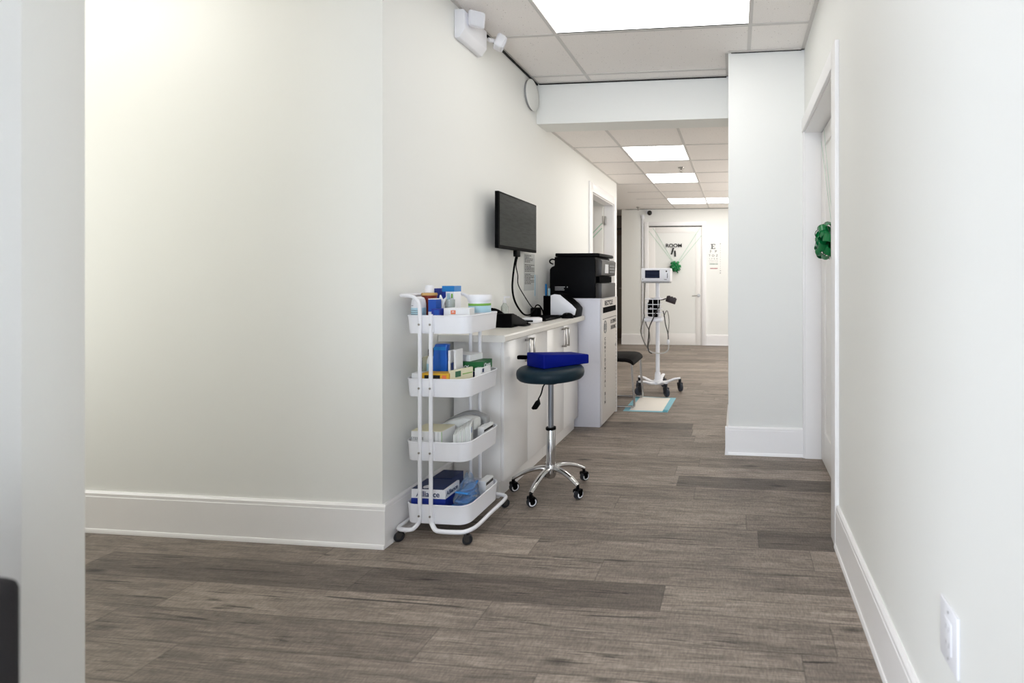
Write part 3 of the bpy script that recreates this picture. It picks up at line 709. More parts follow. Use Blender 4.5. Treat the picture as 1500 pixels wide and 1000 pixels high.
# ------------------------------------------------------------------ casters
def caster(parent, x, y, top, r, yaw, wmat, fmat, ring=None, wid=.012):
    mx = Matrix.Translation((x, y, 0)) @ Matrix.Rotation(yaw, 4, 'Z')
    f = M(); f.cyl((0, 0, r*1.75), (0, 0, top), r*.32, seg=12)
    for s in (-1, 1): f.prism([(-r*.5, r*.75), (r*.15, r*.75), (r*.55, r*1.5), (r*.5, r*1.95), (-r*.6, r*1.95)], 'y', s*wid*1.35-.0015, s*wid*1.35+.0015)
    f.box(-r*.6, r*.5, -wid*1.4, wid*1.4, r*1.8, r*2.02, .001); f.xf(mx); co = f.obj('caster', fmat, parent)
    wv = M(); q = Matrix.Translation((-r*.2, 0, r)) @ Euler((PI/2, 0, 0)).to_matrix().to_4x4()
    wv.lathe([(0, -wid), (r*.75, -wid), (r*.96, -wid*.7), (r, 0), (r*.96, wid*.7), (r*.75, wid), (0, wid)], seg=24, mx=q); wv.xf(mx); wo = wv.obj('wheel', wmat, co)
    if ring:
        g = M()
        for s in (-1, 1):
            g.tube([(-r*.2+r*.62*cos(a), s*wid*1.02, r+r*.62*sin(a)) for a in [2*PI*i/20 for i in range(20)]], r*.11, 6, 1, closed=True)
        g.xf(mx); g.obj('wheel_ring', ring, co)

# ------------------------------------------------------------------ four-tier trolley
TX0, TX1, TY0, TY1 = -1.526, -1.212, 2.115, 2.425
cart = thing('utility_trolley', (-1.37, 2.27, 0), 'white four-tier metal utility trolley beside the base cabinets, full of boxes', 'trolley')
def rrect(x0, x1, y0, y1, r, n=6):
    pts = []
    for cx, cy, a0 in ((x1-r, y0+r, -PI/2), (x1-r, y1-r, 0), (x0+r, y1-r, PI/2), (x0+r, y0+r, PI)):
        for i in range(n+1): a = a0+PI/2*i/n; pts.append((cx+r*cos(a), cy+r*sin(a)))
    return pts
def tray(z0, z1):
    w = M(); t = bmesh.new(); r = .05
    o1 = rrect(TX0, TX1, TY0, TY1, r); o0 = rrect(TX0+.006, TX1-.006, TY0+.006, TY1-.006, r-.004)
    i1 = rrect(TX0+.003, TX1-.003, TY0+.003, TY1-.003, r-.003); i0 = rrect(TX0+.009, TX1-.009, TY0+.009, TY1-.009, r-.006)
    R = [[t.verts.new((*p, z)) for p in ps] for ps, z in ((o0, z0), (o1, z1), (i1, z1), (i0, z0+.003))]; n = len(o1)
    for a, b in zip(R, R[1:]):
        for k in range(n): t.faces.new((a[k], a[(k+1) % n], b[(k+1) % n], b[k]))
    t.faces.new(R[0][::-1]); t.faces.new(R[-1]); bmesh.ops.recalc_face_normals(t, faces=t.faces[:]); w._in(t)
    rim = [(x, y, z1) for x, y in rrect(TX0+.001, TX1-.001, TY0+.001, TY1-.001, r)]
    w.tube(rim, .0035, 8, 1, closed=True)
    o = w.obj('tray', m_cart, cart)
    for x, xf_ in ((TUX0, FUX0), (TUX1, FUX1)):
        M().cyl((x, TY0-.0165, z0+.043), (x, TY0-.0185, z0+.043), .0052, seg=12).obj('screw', m_steel, cart)
        M().cyl((xf_, TY1+.0165, z0+.043), (xf_, TY1+.0185, z0+.043), .0052, seg=12).obj('screw', m_steel, cart)
    M().box(TUX0-.008, TUX1+.010, TY0-.0028, TY0+.004, z0+.006, z1-.002, .001).obj('mounting_plate', m_cart, cart)
    M().box(FUX0-.008, FUX1+.010, TY1-.004, TY1+.0028, z0+.006, z1-.002, .001).obj('mounting_plate', m_cart, cart)
    return o
TUX0, TUX1 = -1.437, -1.384
FUX0, FUX1 = -1.380, -1.329
TR = ((.945, 1.026), (.655, .736), (.361, .447), (.074, .160))
for a, b in TR: tray(a, b)
yn, yb = TY0-.0095, TY1+.0095
# left loop: up both ends, over the wall side as push handle, base along the wall side
hx = -1.542
L = [(TUX0, yn, .105), (TUX0, yn, .30), (TUX0, yn, .60), (TUX0, yn, .90), (TUX0, yn, 1.045), (TUX0-.006, yn, 1.085), (TUX0-.03, yn+.001, 1.112), (hx+.03, yn+.002, 1.119), (hx+.008, yn+.012, 1.119), (hx, yn+.04, 1.119), (hx, 2.27, 1.119), (hx, yb-.04, 1.119), (hx+.008, yb-.012, 1.119), (hx+.03, yb-.002, 1.119), (FUX0-.05, yb-.001, 1.117), (FUX0-.018, yb-.001, 1.104), (FUX0-.002, yb, 1.078), (FUX0, yb, 1.03), (FUX0, yb, .90), (FUX0, yb, .60), (FUX0, yb, .30), (FUX0, yb, .105)]
M().tube(L, .0085, 10, 5).obj('handle_frame', m_cart, cart)
L = [(TUX1, yn, .105), (TUX1, yn, .4), (TUX1, yn, .8), (TUX1, yn, 1.035)]
M().tube(L, .0085, 10, 2).obj('upright', m_cart, cart)
L = [(FUX1, yb, .105), (FUX1, yb, .4), (FUX1, yb, .8), (FUX1, yb, 1.035)]
M().tube(L, .0085, 10, 2).obj('upright', m_cart, cart)
bz = .060; bx0, bx1, by0, by1 = -1.538, -1.188, 2.085, 2.475
L = [(TUX1, yn, .11), (TUX1+.006, yn-.002, .085), (TUX1+.03, by0+.006, .064), (TUX1+.06, by0, bz), (bx1-.07, by0, bz), (bx1-.025, by0+.010, bz), (bx1, by0+.06, bz), (bx1, 2.27, bz), (bx1, by1-.06, bz), (bx1-.02, by1-.014, bz), (bx1-.07, by1, bz), (FUX1+.06, by1, bz), (FUX1+.03, by1-.006, .064), (FUX1+.006, yb+.002, .085), (FUX1, yb, .11)]
M().tube(L, .0095, 10, 5).obj('base_rail', m_cart, cart)
L = [(TUX0, yn, .11), (TUX0-.004, yn-.002, .085), (TUX0-.02, by0+.006, .064), (TUX0-.04, by0, bz), (bx0+.03, by0, bz), (bx0+.008, by0+.010, bz), (bx0, by0+.035, bz), (bx0, 2.27, bz), (bx0, by1-.035, bz), (bx0+.008, by1-.010, bz), (bx0+.03, by1, bz), (FUX0-.06, by1, bz), (FUX0-.03, by1-.006, .064), (FUX0-.006, yb+.002, .085), (FUX0, yb, .11)]
M().tube(L, .0095, 10, 5).obj('base_rail', m_cart, cart)
for x, y, yw in ((bx0+.012, by0+.012, .4), (bx1-.022, by0+.014, -2.6), (bx1-.02, by1-.018, -2.4), (bx0+.012, by1-.012, 2.2)):
    caster(cart, x, y, bz-.004, .022, yw, m_rubber, m_dgrey, wid=.011)

# ------------------------------------------------------------------ things in the trolley
def pack(name, x0, x1, y0, y1, z0, z1, m, label, cat='box', rz=0, rx=0, bev=.0012, group=None):
    mx = rot(((x0+x1)/2, (y0+y1)/2, z0), rz, rx)
    o = M().box(x0, x1, y0, y1, z0, z1, bev, 1, mx).obj(name, m); o['_mx'] = 0; del o['_mx']
    tag(o, label, cat, group); return o, mx
def panel(o, name, m, *a, mx=None): return M().box(*a, mx=mx).obj(name, m, o)
zt = .9485
# top tray
t = thing('wipes_bottle', (-1.491, 2.172, zt), 'white round-topped bottle with pale blue label at the near wall-side corner of the top tray', 'bottle')
cx, cy = -1.484, 2.165
M().lathe([(0, zt), (.030, zt), (.031, zt+.006), (.031, 1.078), (.029, 1.095), (.024, 1.107), (.012, 1.112), (0, 1.113)], (cx, cy, 0)).obj('bottle_body', m_white, t)
M().lathe([(.0314, 1.026), (.0316, 1.027), (.0316, 1.060), (.0314, 1.061)], (cx, cy, 0)).obj('label_band', m_lblue, t)
b = M()
for z0, a0, a1 in ((1.050, -2.2, -1.1), (1.041, -2.3, -1.0), (1.032, -2.2, -.95), (1.072, -2.1, -1.75)):
    b.tube([(cx+.0317*cos(a), cy+.0317*sin(a), z0) for a in [a0+(a1-a0)*i/8 for i in range(9)]], .0014, 5, 1)
b.obj('printed_lines', m_inkg, t)
o, _ = pack('supply_box', -1.508, -1.472, 2.32, 2.383, zt, 1.148, m_blued, 'dark blue upright box at the back of the top tray behind the amber bottle'); panel(o, 'side_stripe', m_white, -1.508, -1.503, 2.3192, 2.3202, 1.03, 1.12)
t = thing('amber_bottle', (-1.445, 2.232, zt), 'amber bottle with tan collar and white cap in the top tray', 'bottle')
cx, cy = -1.476, 2.234
M().lathe([(0, zt), (.020, zt), (.021, zt+.07), (.024, 1.06), (.032, 1.095), (.034, 1.116), (0, 1.116)], (cx, cy, 0)).obj('bottle_body', m_amber, t)
M().lathe([(0, 1.1162), (.035, 1.1162), (.036, 1.121), (.034, 1.128), (0, 1.129)], (cx, cy, 0)).obj('collar', m_tan, t)
M().lathe([(0, 1.1292), (.019, 1.1292), (.0195, 1.155), (.017, 1.165), (0, 1.167)], (cx, cy, 0)).obj('cap', m_white, t)
o, _ = pack('supply_box', -1.428, -1.390, 2.152, 2.195, zt, 1.100, m_bluec, 'tall narrow blue box just behind the trolley uprights in the top tray'); panel(o, 'white_base', m_white, -1.426, -1.395, 2.1512, 2.1522, 1.02, 1.043); panel(o, 'white_top', m_white, -1.427, -1.391, 2.1515, 2.1945, 1.1001, 1.104)
o, _ = pack('supply_box', -1.455, -1.392, 2.305, 2.365, zt, 1.160, m_white, 'tall white box with bright blue top at the back of the top tray')
panel(o, 'blue_top', m_bluet, -1.4555, -1.3915, 2.3040, 2.3655, 1.132, 1.1605); panel(o, 'blue_side', m_blued, -1.4555, -1.436, 2.3040, 2.3048, 1.07, 1.132); panel(o, 'picture', m_lgreen, -1.408, -1.400, 2.3042, 2.3048, 1.10, 1.122); panel(o, 'picture', m_lblue, -1.430, -1.414, 2.3042, 2.3048, 1.085, 1.125)
# tissue
t = M(); t.prism([(-1.415, zt), (-1.388, zt), (-1.386, 1.075), (-1.372, 1.112), (-1.392, 1.096), (-1.405, 1.121), (-1.412, 1.09)], 'y', 2.205, 2.217, bev=.003); tag(t.obj('tissue', m_paper), 'crumpled white tissue sticking up beside the tall narrow blue box', 'tissue')
o, _ = pack('supply_box', -1.398, -1.358, 2.130, 2.195, zt, 1.058, m_blued, 'low deep blue box at the near end of the top tray'); panel(o, 'blue_label', m_bluec, -1.385, -1.361, 2.1292, 2.1302, 1.030, 1.052)
t = M(); t.lathe([(0, zt), (.019, zt), (.022, 1.096), (.0205, 1.096), (.0185, zt+.003), (0, zt+.003)], (-1.377, 2.245, 0)); tag(t.obj('plastic_cup', m_clear), 'clear grey plastic cup in the middle of the top tray', 'cup')
o, _ = pack('supply_box', -1.355, -1.236, 2.158, 2.215, zt, 1.060, m_card, 'low white box with orange mark along the front of the top tray', rz=.12); mx=_
panel(o, 'orange_mark', m_orange, -1.322, -1.300, 2.1572, 2.1582, 1.032, 1.050, mx=mx)
M().text('PI', .014, (-1.311, 2.1568, 1.041), (1, 0, 0), (0, 0, 1), .0003).xf(mx).obj('lettering', m_white, o)
t = thing('tub', (-1.276, 2.345, zt), 'white screw-lid tub with a green band at the far end of the top tray', 'tub')
M().lathe([(0, zt), (.050, zt), (.052, zt+.006), (.052, 1.085), (0, 1.085)], (-1.276, 2.335, 0), 36).obj('tub_body', m_white, t)
M().lathe([(.0523, 1.030), (.0525, 1.0305), (.0525, 1.062), (.0523, 1.0625)], (-1.276, 2.335, 0), 36).obj('label_band', m_lblue, t)
M().lathe([(.0525, 1.0630), (.0528, 1.0635), (.0528, 1.074), (.0525, 1.0745)], (-1.276, 2.335, 0), 36).obj('green_band', m_lgreen, t)
M().lathe([(0, 1.0852), (.055, 1.0852), (.056, 1.09), (.056, 1.112), (.053, 1.117), (0, 1.118)], (-1.276, 2.335, 0), 36).obj('lid', m_white, t)

# second tray
z2 = .6585
t = M(); t.prism([(-1.432, z2+.0), (-1.366, z2), (-1.364, .70), (-1.362, .80), (-1.365, .866), (-1.362, .887), (-1.424, .887), (-1.430, .862), (-1.436, .80), (-1.434, .70)], 'y', 2.195, 2.228, bev=.006)
o = tag(t.obj('foil_pouch', m_foil), 'tall shiny blue foil pouch standing in the second tray', 'pouch'); panel(o, 'seal', m_bluet, -1.428, -1.368, 2.1942, 2.1952, .858, .874)
o, _ = pack('supply_box', -1.443, -1.312, 2.125, 2.180, z2, .762, m_yel, 'yellow and black box at the near end of the second tray'); panel(o, 'black_panel', m_ink, -1.428, -1.352, 2.1242, 2.1252, .725, .754); panel(o, 'orange_mark', m_orange, -1.342, -1.322, 2.1242, 2.1252, .732, .754)
for k, (x, m_, lb) in enumerate(((-1.348, m_card, 'thin white strip pack standing beside the blue foil pouch'), (-1.334, m_navy, 'thin dark strip pack standing between two white packs beside the blue foil pouch'), (-1.320, m_card, 'outer thin white strip pack standing next to the flat boxes in the second tray'))):
    pack('strip_pack', x-.0055, x+.0055, 2.19, 2.25, z2, (.858, .80, .862)[k], m_, lb, 'pack')
t = thing('pill_bottle', (-1.476, 2.27, z2), 'white bottle with dark cap behind the uprights in the second tray', 'bottle')
M().lathe([(0, z2), (.026, z2), (.027, .80), (.018, .822), (0, .822)], (-1.472, 2.255, 0)).obj('bottle_body', m_white, t)
M().lathe([(0, .8222), (.021, .8222), (.021, .852), (.018, .857), (0, .857)], (-1.472, 2.255, 0)).obj('cap', m_blackm, t)
M().lathe([(.0272, .74), (.0275, .741), (.0275, .785), (.0272, .786)], (-1.472, 2.255, 0)).obj('label_band', m_lblue, t)
pack('supply_box', -1.502, -1.452, 2.140, 2.190, z2, .758, m_card, 'small white box at the near wall-side corner of the second tray', rz=.06)
o, _ = pack('supply_box', -1.514, -1.500, 2.215, 2.32, z2, .818, m_cream, 'thin cream box leaning on the wall side of the second tray'); panel(o, 'dark_edge', m_dgrey, -1.5145, -1.4995, 2.2142, 2.2152, .70, .818)
o, _ = pack('flat_box', -1.425, -1.270, 2.285, 2.385, z2, .745, m_card, 'flat white box lying at the bottom of the second tray under the green box', rz=-.05); panel(o, 'navy_side', m_navy, -1.425, -1.270, 2.2842, 2.2852, .70, .744, mx=_)
o, _ = pack('flat_box', -1.395, -1.235, 2.275, 2.385, .7462, .790, m_green, 'green box with white letters lying in the second tray', rz=.10); mx = _
M().text('Onyx', .036, (-1.345, 2.2748, .768), (1, 0, 0), (0, 0, 1), .0004).xf(mx).obj('lettering', m_white, o)
M().text('Onyx', .034, (-1.2345, 2.325, .768), (0, 1, 0), (0, 0, 1), .0004).xf(mx).obj('lettering', m_white, o)
pack('flat_box', -1.422, -1.29, 2.30, 2.39, .7905, .822, m_card, 'thin white box on top of the green box in the second tray', rz=-.2)
o, _ = pack('gauze_packet', -1.300, -1.286, 2.135, 2.26, z2, .772, m_cream, 'cream packet with green mark leaning on the front of the second tray', 'packet', rz=-.35)
panel(o, 'green_mark', m_inkgr, -1.286, -1.2852, 2.16, 2.19, .738, .765, mx=_); panel(o, 'green_line', m_lgreen, -1.286, -1.2853, 2.20, 2.255, .745, .749, mx=_)
o, _ = pack('supply_box', -1.258, -1.226, 2.255, 2.35, z2, .765, m_card, 'small white box with tiny blue mark along the front of the second tray'); panel(o, 'blue_mark', m_navy, -1.226, -1.2254, 2.268, 2.283, .742, .760)

# third tray
z3 = .3645
o, _ = pack('supply_box', -1.502, -1.352, 2.138, 2.25, z3, .490, m_card, 'wide white box with yellow top at the near end of the third tray'); panel(o, 'yellow_top', m_cream, -1.5015, -1.354, 2.1385, 2.248, .4901, .4925)
for x in (-1.388, -1.37): panel(o, 'seam', m_grey, x, x+.001, 2.1374, 2.1382, .40, .488)
M().text('STERILE', .018, (-1.472, 2.1375, .456), (1, 0, 0), (0, 0, 1), .0003).obj('lettering', m_inkg, o)
panel(o, 'side_stripe', m_lgreen, -1.3535, -1.3515, 2.1375, 2.1385, .40, .49)
def bentpack(name, m, label, pts, y0, y1, th, cat='pouch'):
    top = [(x, z) for x, z in pts]; bot = [(x, z-th) for x, z in pts[::-1]]
    return tag(M().prism(top+bot, 'y', y0, y1, bev=th*.3).obj(name, m), label, cat)
bentpack('pouch_stack', m_paper, 'grey-white stack of pouches behind the wide white box in the third tray', [(-1.505, .44), (-1.46, .475), (-1.40, .50), (-1.33, .518), (-1.27, .51)], 2.275, 2.35, .06)
bentpack('pouch_stack', m_grey, 'thin grey pouch arching over the pouch stack at the back of the third tray', [(-1.50, .452), (-1.45, .490), (-1.38, .520), (-1.33, .528), (-1.25, .500)], 2.355, 2.40, .05)
tilt = Matrix.Translation((.012, .006, 0)) @ rot((-1.29, 2.2, .37), rz=.42)
t = M()
for k in range(9): t.box(-1.335+k*.0085, -1.3275+k*.0085, 2.145, 2.262, z3+.0, .478+.005*k-.002*(k % 2), .002, 1, tilt)
o = tag(t.obj('dressing_packs', m_paper), 'row of thin white dressing packs standing in the third tray', 'packs')
panel(o, 'blue_mark', m_bluec, -1.2635, -1.2590, 2.160, 2.185, .475, .500, mx=tilt); panel(o, 'white_cover', m_white, -1.2640, -1.2595, 2.15, 2.255, .40, .512, mx=tilt)
o, _ = pack('flat_box', -1.262, -1.232, 2.29, 2.388, z3, .468, m_card, 'white paper box along the front at the far end of the third tray'); panel(o, 'dark_edge', m_dgrey, -1.2315, -1.2312, 2.295, 2.383, .445, .455)

# bottom tray
z4 = .0775
o, _ = pack('glove_box', -1.502, -1.335, 2.139, 2.255, z4, .222, m_white, 'white and blue lettered box at the near end of the bottom tray')
panel(o, 'blue_base', m_blued, -1.5025, -1.3345, 2.1385, 2.2556, z4+.001, .180); panel(o, 'blue_top', m_navy, -1.501, -1.345, 2.140, 2.2535, .2221, .2231)
M().lathe([(0, .2232), (.018, .2232), (.018, .2238), (0, .2238)], (-1.44, 2.165, 0)).obj('tab', m_white, o)
M().text('Alliance', .036, (-1.420, 2.1383, .199), (1, 0, 0), (0, 0, 1), .0003, bold=.0006).obj('lettering', m_navy, o)
M().text('Alliance', .029, (-1.3347, 2.193, .200), (0, 1, 0), (0, 0, 1), .0003, bold=.0006).obj('lettering', m_navy, o)
o, _ = pack('glove_box', -1.503, -1.395, 2.29, 2.393, z4, .212, m_navy, 'navy box at the back of the bottom tray behind the lettered box', rx=0); panel(o, 'white_side', m_white, -1.4955, -1.4, 2.2892, 2.2902, .12, .19)
# bag of blue masks
t = thing('mask_bag', (-1.275, 2.24, z4), 'clear plastic bag of blue masks in the bottom tray', 'bag')
rnd = random.Random(8)
b = M()
for k in range(11):
    c_ = (-1.278+rnd.uniform(-.006, .006), 2.21+rnd.uniform(-.03, .035), .105+.0095*k)
    b.box(c_[0]-.030, c_[0]+.030, c_[1]-.045, c_[1]+.045, c_[2]-.004, c_[2]+.004, .0035, 2, rot(c_, rnd.uniform(-.35, .35), rnd.uniform(-.5, .5), rnd.uniform(-.45, .45)))
b.obj('masks', m_bluefab, t)
b = M(); tb = bmesh.new(); bmesh.ops.create_icosphere(tb, subdivisions=4, radius=1)
for v in tb.verts:
    n = v.co.copy(); a = math.atan2(n.y, n.x)
    f = 1+.10*sin(5*a+3*n.z)+.07*sin(9*a-6*n.z)+.05*sin(14*n.z+3*a)
    up = max(0, n.z)
    x = n.x*.050*f*(1-.35*up); y = n.y*.075*f*(1-.3*up); zz = .150+n.z*(.07 if n.z < 0 else .115)
    if n.z > .55: zz += .025*sin(3*a)*(n.z-.55)*2
    v.co = (min(-1.224, -1.272+x), 2.215+y, max(z4+.001, zz))
b._in(tb); b.obj('bag_film', m_bag, t)
o, _ = pack('flat_box', -1.268, -1.232, 2.31, 2.39, z4, .196, m_card, 'white flat box at the far front corner of the bottom tray'); panel(o, 'dark_edge', m_dgrey, -1.2318, -1.2315, 2.315, 2.385, .172, .186)

# ------------------------------------------------------------------ stool with wedge cushion
SX, SY = -1.043, 2.68
st = thing('swivel_stool', (SX, SY, 0), 'round dark teal swivel stool on a chrome five-leg wheeled base', 'stool')
M().lathe([(0, .635), (.15, .633), (.172, .636), (.183, .648), (.186, .668), (.183, .686), (.172, .697), (.14, .702), (.07, .7035), (0, .704)], (SX, SY, 0), 48).obj('seat', m_teal, st)
M().lathe([(0, .605), (.04, .605), (.055, .615), (.11, .628), (.11, .633), (0, .633)], (SX, SY, 0)).obj('seat_plate', m_black, st)
M().cyl((SX, SY, .34), (SX, SY, .607), .0155, seg=24).obj('gas_lift', m_gasl, st)
c = M(); c.lathe([(0, .12), (.026, .12), (.026, .352), (.024, .357), (.016, .358), (0, .358)], (SX, SY, 0)); c.obj('column', m_chrome, st)
M().lathe([(.0266, .345), (.0285, .346), (.0285, .358), (.0266, .3585)], (SX, SY, 0)).obj('collar', m_black, st)
M().lathe([(0, .075), (.022, .075), (.03, .09), (.034, .11), (.034, .135), (.028, .15), (0, .15)], (SX, SY, 0)).obj('hub', m_chrome, st)
lv = M(); lv.tube([(SX-.01, SY-.02, .615), (SX-.025, SY-.045, .60), (SX-.032, SY-.06, .56), (SX-.045, SY-.07, .53)], .004)
lv.prism([(SX-.038, .535), (SX-.058, .522), (SX-.083, .482), (SX-.074, .474), (SX-.052, .476), (SX-.032, .505)], 'y', SY-.077, SY-.065, bev=.003); lv.obj('lever', m_black, st)
for k in range(5):
    a = math.radians(-98+72*k); d = Vector((cos(a), sin(a), 0))
    P = [Vector((SX, SY, z))+d*r for r, z in ((.02, .128), (.06, .130), (.105, .122), (.15, .106), (.185, .088), (.208, .074))]
    M().tube(P, [.018, .018, .017, .016, .0145, .013], 12, 5, flat=.75).obj('leg', m_chrome, st)
    e = Vector((SX, SY, 0))+d*.207
    caster(st, e.x, e.y, .072, .027, (-2.4, -2.0, -2.2, -.6, -2.3)[k], m_rubber, m_black, m_white, wid=.015)
# wedge
wd = thing('wedge_cushion', (SX, SY, .704), 'royal blue foam wedge cushion lying on the teal stool', 'cushion')
def wq(u, v, z): # u along the length to the right/back, v across (away from camera-left corner)
    A = Vector((-1.042, 2.575, 0)); U = Vector((.190, .205, 0)); V = Vector((-.135, .085, 0))
    return A+U*u+V*v+Vector((0, 0, z))
bmw = bmesh.new()
zb = .7042
vs = [bmw.verts.new(wq(*p)) for p in ((0, 0, zb), (1, 0, zb), (1, 1, zb), (0, 1, zb), (0, 0, .782), (1, 0, .757), (1, 1, .757), (0, 1, .782))]
for f in ((0, 3, 2, 1), (4, 5, 6, 7), (0, 1, 5, 4), (1, 2, 6, 5), (2, 3, 7, 6), (3, 0, 4, 7)): bmw.faces.new([vs[i] for i in f])
bmesh.ops.recalc_face_normals(bmw, faces=bmw.faces[:]); bmesh.ops.bevel(bmw, geom=bmw.edges[:], offset=.006, segments=3, profile=.5, affect='EDGES')
b = M(); b._in(bmw); b.obj('cushion', m_blue, wd)
p = wq(.0, 1.0, .752)
b = M(); b.box(p.x-.052, p.x+.006, p.y-.012, p.y+.012, .742, .764, .005); b.obj('strap', m_blackm, wd)

# ------------------------------------------------------------------ vital-signs stand
VX, VY = -.826, 5.115
v = thing('vitals_stand', (VX, VY, 0), 'white wheeled stand with a vital-signs monitor, wire basket and hanging cables', 'medical stand')
M().cyl((VX, VY, .10), (VX, VY, 1.16), .0215, seg=24).obj('pole', m_white, v)
M().lathe([(0, .085), (.06, .088), (.06, .115), (.034, .135), (.03, .20), (.0225, .21), (0, .21)], (VX, VY, 0)).obj('base_hub', m_white, v)
for k in range(5):
    a = math.radians(12+72*k); d = Vector((cos(a), sin(a), 0)); R = .24
    P = [Vector((VX, VY, z))+d*r for r, z in ((.03, .100), (.10, .105), (.17, .130), (R, .140))]
    M().tube(P, [.028, .026, .023, .02], 10, 5, flat=.55).obj('leg', m_white, v)
    e = Vector((VX, VY, 0))+d*(R-.005)
    caster(v, e.x, e.y, .132, .047, (2.2, 2.6, 1.2, .7, 2.3)[k], m_rubg, m_rubber, wid=.014)
mm = rot((VX, VY, 1.2), rz=-.06)
mo = M().box(-.985, -.675, VY-.085, VY+.035, 1.162, 1.303, .012, 3, mm).obj('vitals_monitor', m_white, v)
M().box(-.942, -.787, VY-.0865, VY-.0845, 1.200, 1.282, 0, 2, mm).obj('screen', m_vscreen, mo)
b = M(); b.box(-.722, -.708, VY-.0862, VY-.0845, 1.262, 1.278, 0, 2, mm); b.box(-.708, -.702, VY-.0862, VY-.0845, 1.20, 1.25, 0, 2, mm); b.box(-.74, -.71, VY-.0862, VY-.0845, 1.183, 1.188, 0, 2, mm); b.box(-.97, -.962, VY-.0862, VY-.0845, 1.185, 1.193, 0, 2, mm); b.obj('markings', m_dgrey, mo)
M().box(-.975, -.685, VY-.075, VY+.03, 1.148, 1.163, .004, 2, mm).obj('underside_bracket', m_grey, mo)
# basket
b = M(); bx0, bx1, by0, by1 = -.935, -.765, VY-.165, VY-.022
for zz in (.985, .93, .885, .84, .795):
    b.tube([(x, y, zz) for x, y in rrect(bx0, bx1, by0, by1, .03, 4)], .0035 if zz < .98 else .006, 6, 1, closed=True)
for x in (bx0+.03, (bx0+bx1)/2, bx1-.03): b.tube([(x, by0, .985), (x, by0, .795), (x, by1, .795), (x, by1, .985)], .003, 6, 1)
b.obj('wire_basket', m_white, v)
b = M(); b.box(-.945, -.755, VY-.16, VY-.02, .752, .79, .012); b.box(VX-.03, VX+.03, VY-.03, VY+.025, .74, .80, .008); b.obj('basket_tray', m_white, v); M().box(VX-.03, VX+.03, VY-.03, VY+.025, .955, 1.0, .008).obj('basket_clamp', m_white, v)
b = M(); b.box(-.905, -.795, VY-.145, VY-.045, .80, .99, .02, 3, rot((-.85, VY-.09, .9), ry=.08)); b.box(-.915, -.86, VY-.15, VY-.06, .85, .95, .015, 2); b.obj('pressure_cuff', m_blackm, v)
M().box(-.885, -.865, VY-.152, VY-.1455, .875, .90).obj('cuff_label', m_grey, v)
b = M(); mxc = rot((-.68, VY, .97), ry=.32); b.box(-.735, -.627, VY-.03, VY-.006, .938, 1.002, .006, 2, mxc)
for i in range(3): b.box(-.72+i*.03, -.70+i*.03, VY-.03, VY-.006, .998, 1.008, .002, 1, mxc)
b.tube([(-.735, VY-.018, .985), (-.765, VY-.015, .975), (-.80, VY-.012, .97)], .006); b.obj('arm_cuff', mat('dark_maroon_vinyl', (34, 14, 16), .5), v)
for nm, pts, r, mt in (
    ('cable', [(-.955, VY-.03, 1.15), (-.957, VY-.05, 1.05), (-.955, VY-.08, .95), (-.958, VY-.08, .84), (-.955, VY-.08, .80), (-.99, VY-.07, .68), (-.992, VY-.06, .62), (-.955, VY-.06, .52), (-.915, VY-.06, .46), (-.905, VY-.05, .44)], .006, m_cable),
    ('cable', [(-.945, VY-.12, .80), (-.925, VY-.12, .72), (-.90, VY-.11, .66), (-.895, VY-.1, .56), (-.915, VY-.09, .48), (-.90, VY-.09, .43)], .006, m_cable),
    ('cable', [(-.78, VY-.16, .93), (-.83, VY-.17, .82), (-.885, VY-.16, .70), (-.90, VY-.13, .60), (-.91, VY-.12, .50), (-.895, VY-.12, .44), (-.87, VY-.1, .42)], .006, m_dgrey),
    ('cable', [(-.76, VY-.06, .86), (-.745, VY-.06, .80), (-.735, VY-.06, .72), (-.712, VY-.06, .64), (-.705, VY-.06, .58), (-.71, VY-.06, .55)], .0055, m_dgrey),
    ('cable', [(-.755, VY-.05, .80), (-.72, VY-.05, .86), (-.70, VY-.05, .78), (-.70, VY-.05, .70), (-.708, VY-.05, .62)], .0045, m_cable),
    ('cable', [(-.70, VY-.06, .52), (-.705, VY-.06, .46), (-.74, VY-.06, .425), (-.80, VY-.055, .415), (-.87, VY-.06, .425), (-.93, VY-.07, .46)], .006, m_cablew)):
    M().tube(pts, r, 8).obj(nm, mt, v)
b = M(); b.sph((-.706, VY-.06, .535), .02, (.8, .8, 1.5)); b.obj('sensor_clip', m_white, v)

# ------------------------------------------------------------------ side chair beyond the bin, and the absorbent pad under it
ch = thing('side_chair', (-1.18, 4.69, 0), 'black seat chair with chrome sled legs just beyond the grey bin', 'chair')
pr = [(-1.50, .468), (-1.30, .462), (-1.10, .466), (-1.01, .466), (-.965, .456), (-.940, .435), (-.930, .405), (-.945, .398), (-.962, .414), (-1.0, .428), (-1.10, .432), (-1.30, .428), (-1.50, .43)]
M().prism(pr, 'y', 4.41, 4.85, bev=.01).obj('seat', m_seat, ch)
mxb = rot((-1.49, 4.66, .5), ry=-.10)
M().box(-1.515, -1.48, 4.42, 4.84, .50, .84, .014, 3, mxb).obj('backrest', m_seat, ch)
for y in (4.43, 4.83):
    M().tube([(-1.50, y, .80), (-1.49, y, .60), (-1.475, y, .40), (-1.46, y, .05), (-1.45, y, .020), (-1.42, y, .0165), (-1.2, y, .0165), (-.975, y, .0165), (-.942, y, .023), (-.932, y, .05), (-.945, y, .22), (-.958, y, .42)], .0115, 10, 5).obj('leg', m_chrome, ch)
M().tube([(-1.46, 4.43, .40), (-1.46, 4.83, .40)], .009, 8, 1).obj('stretcher', m_chrome, ch)
p = thing('absorbent_pad', (-.81, 4.62, 0), 'white absorbent pad with pale blue edges lying on the floor by the chair', 'pad')
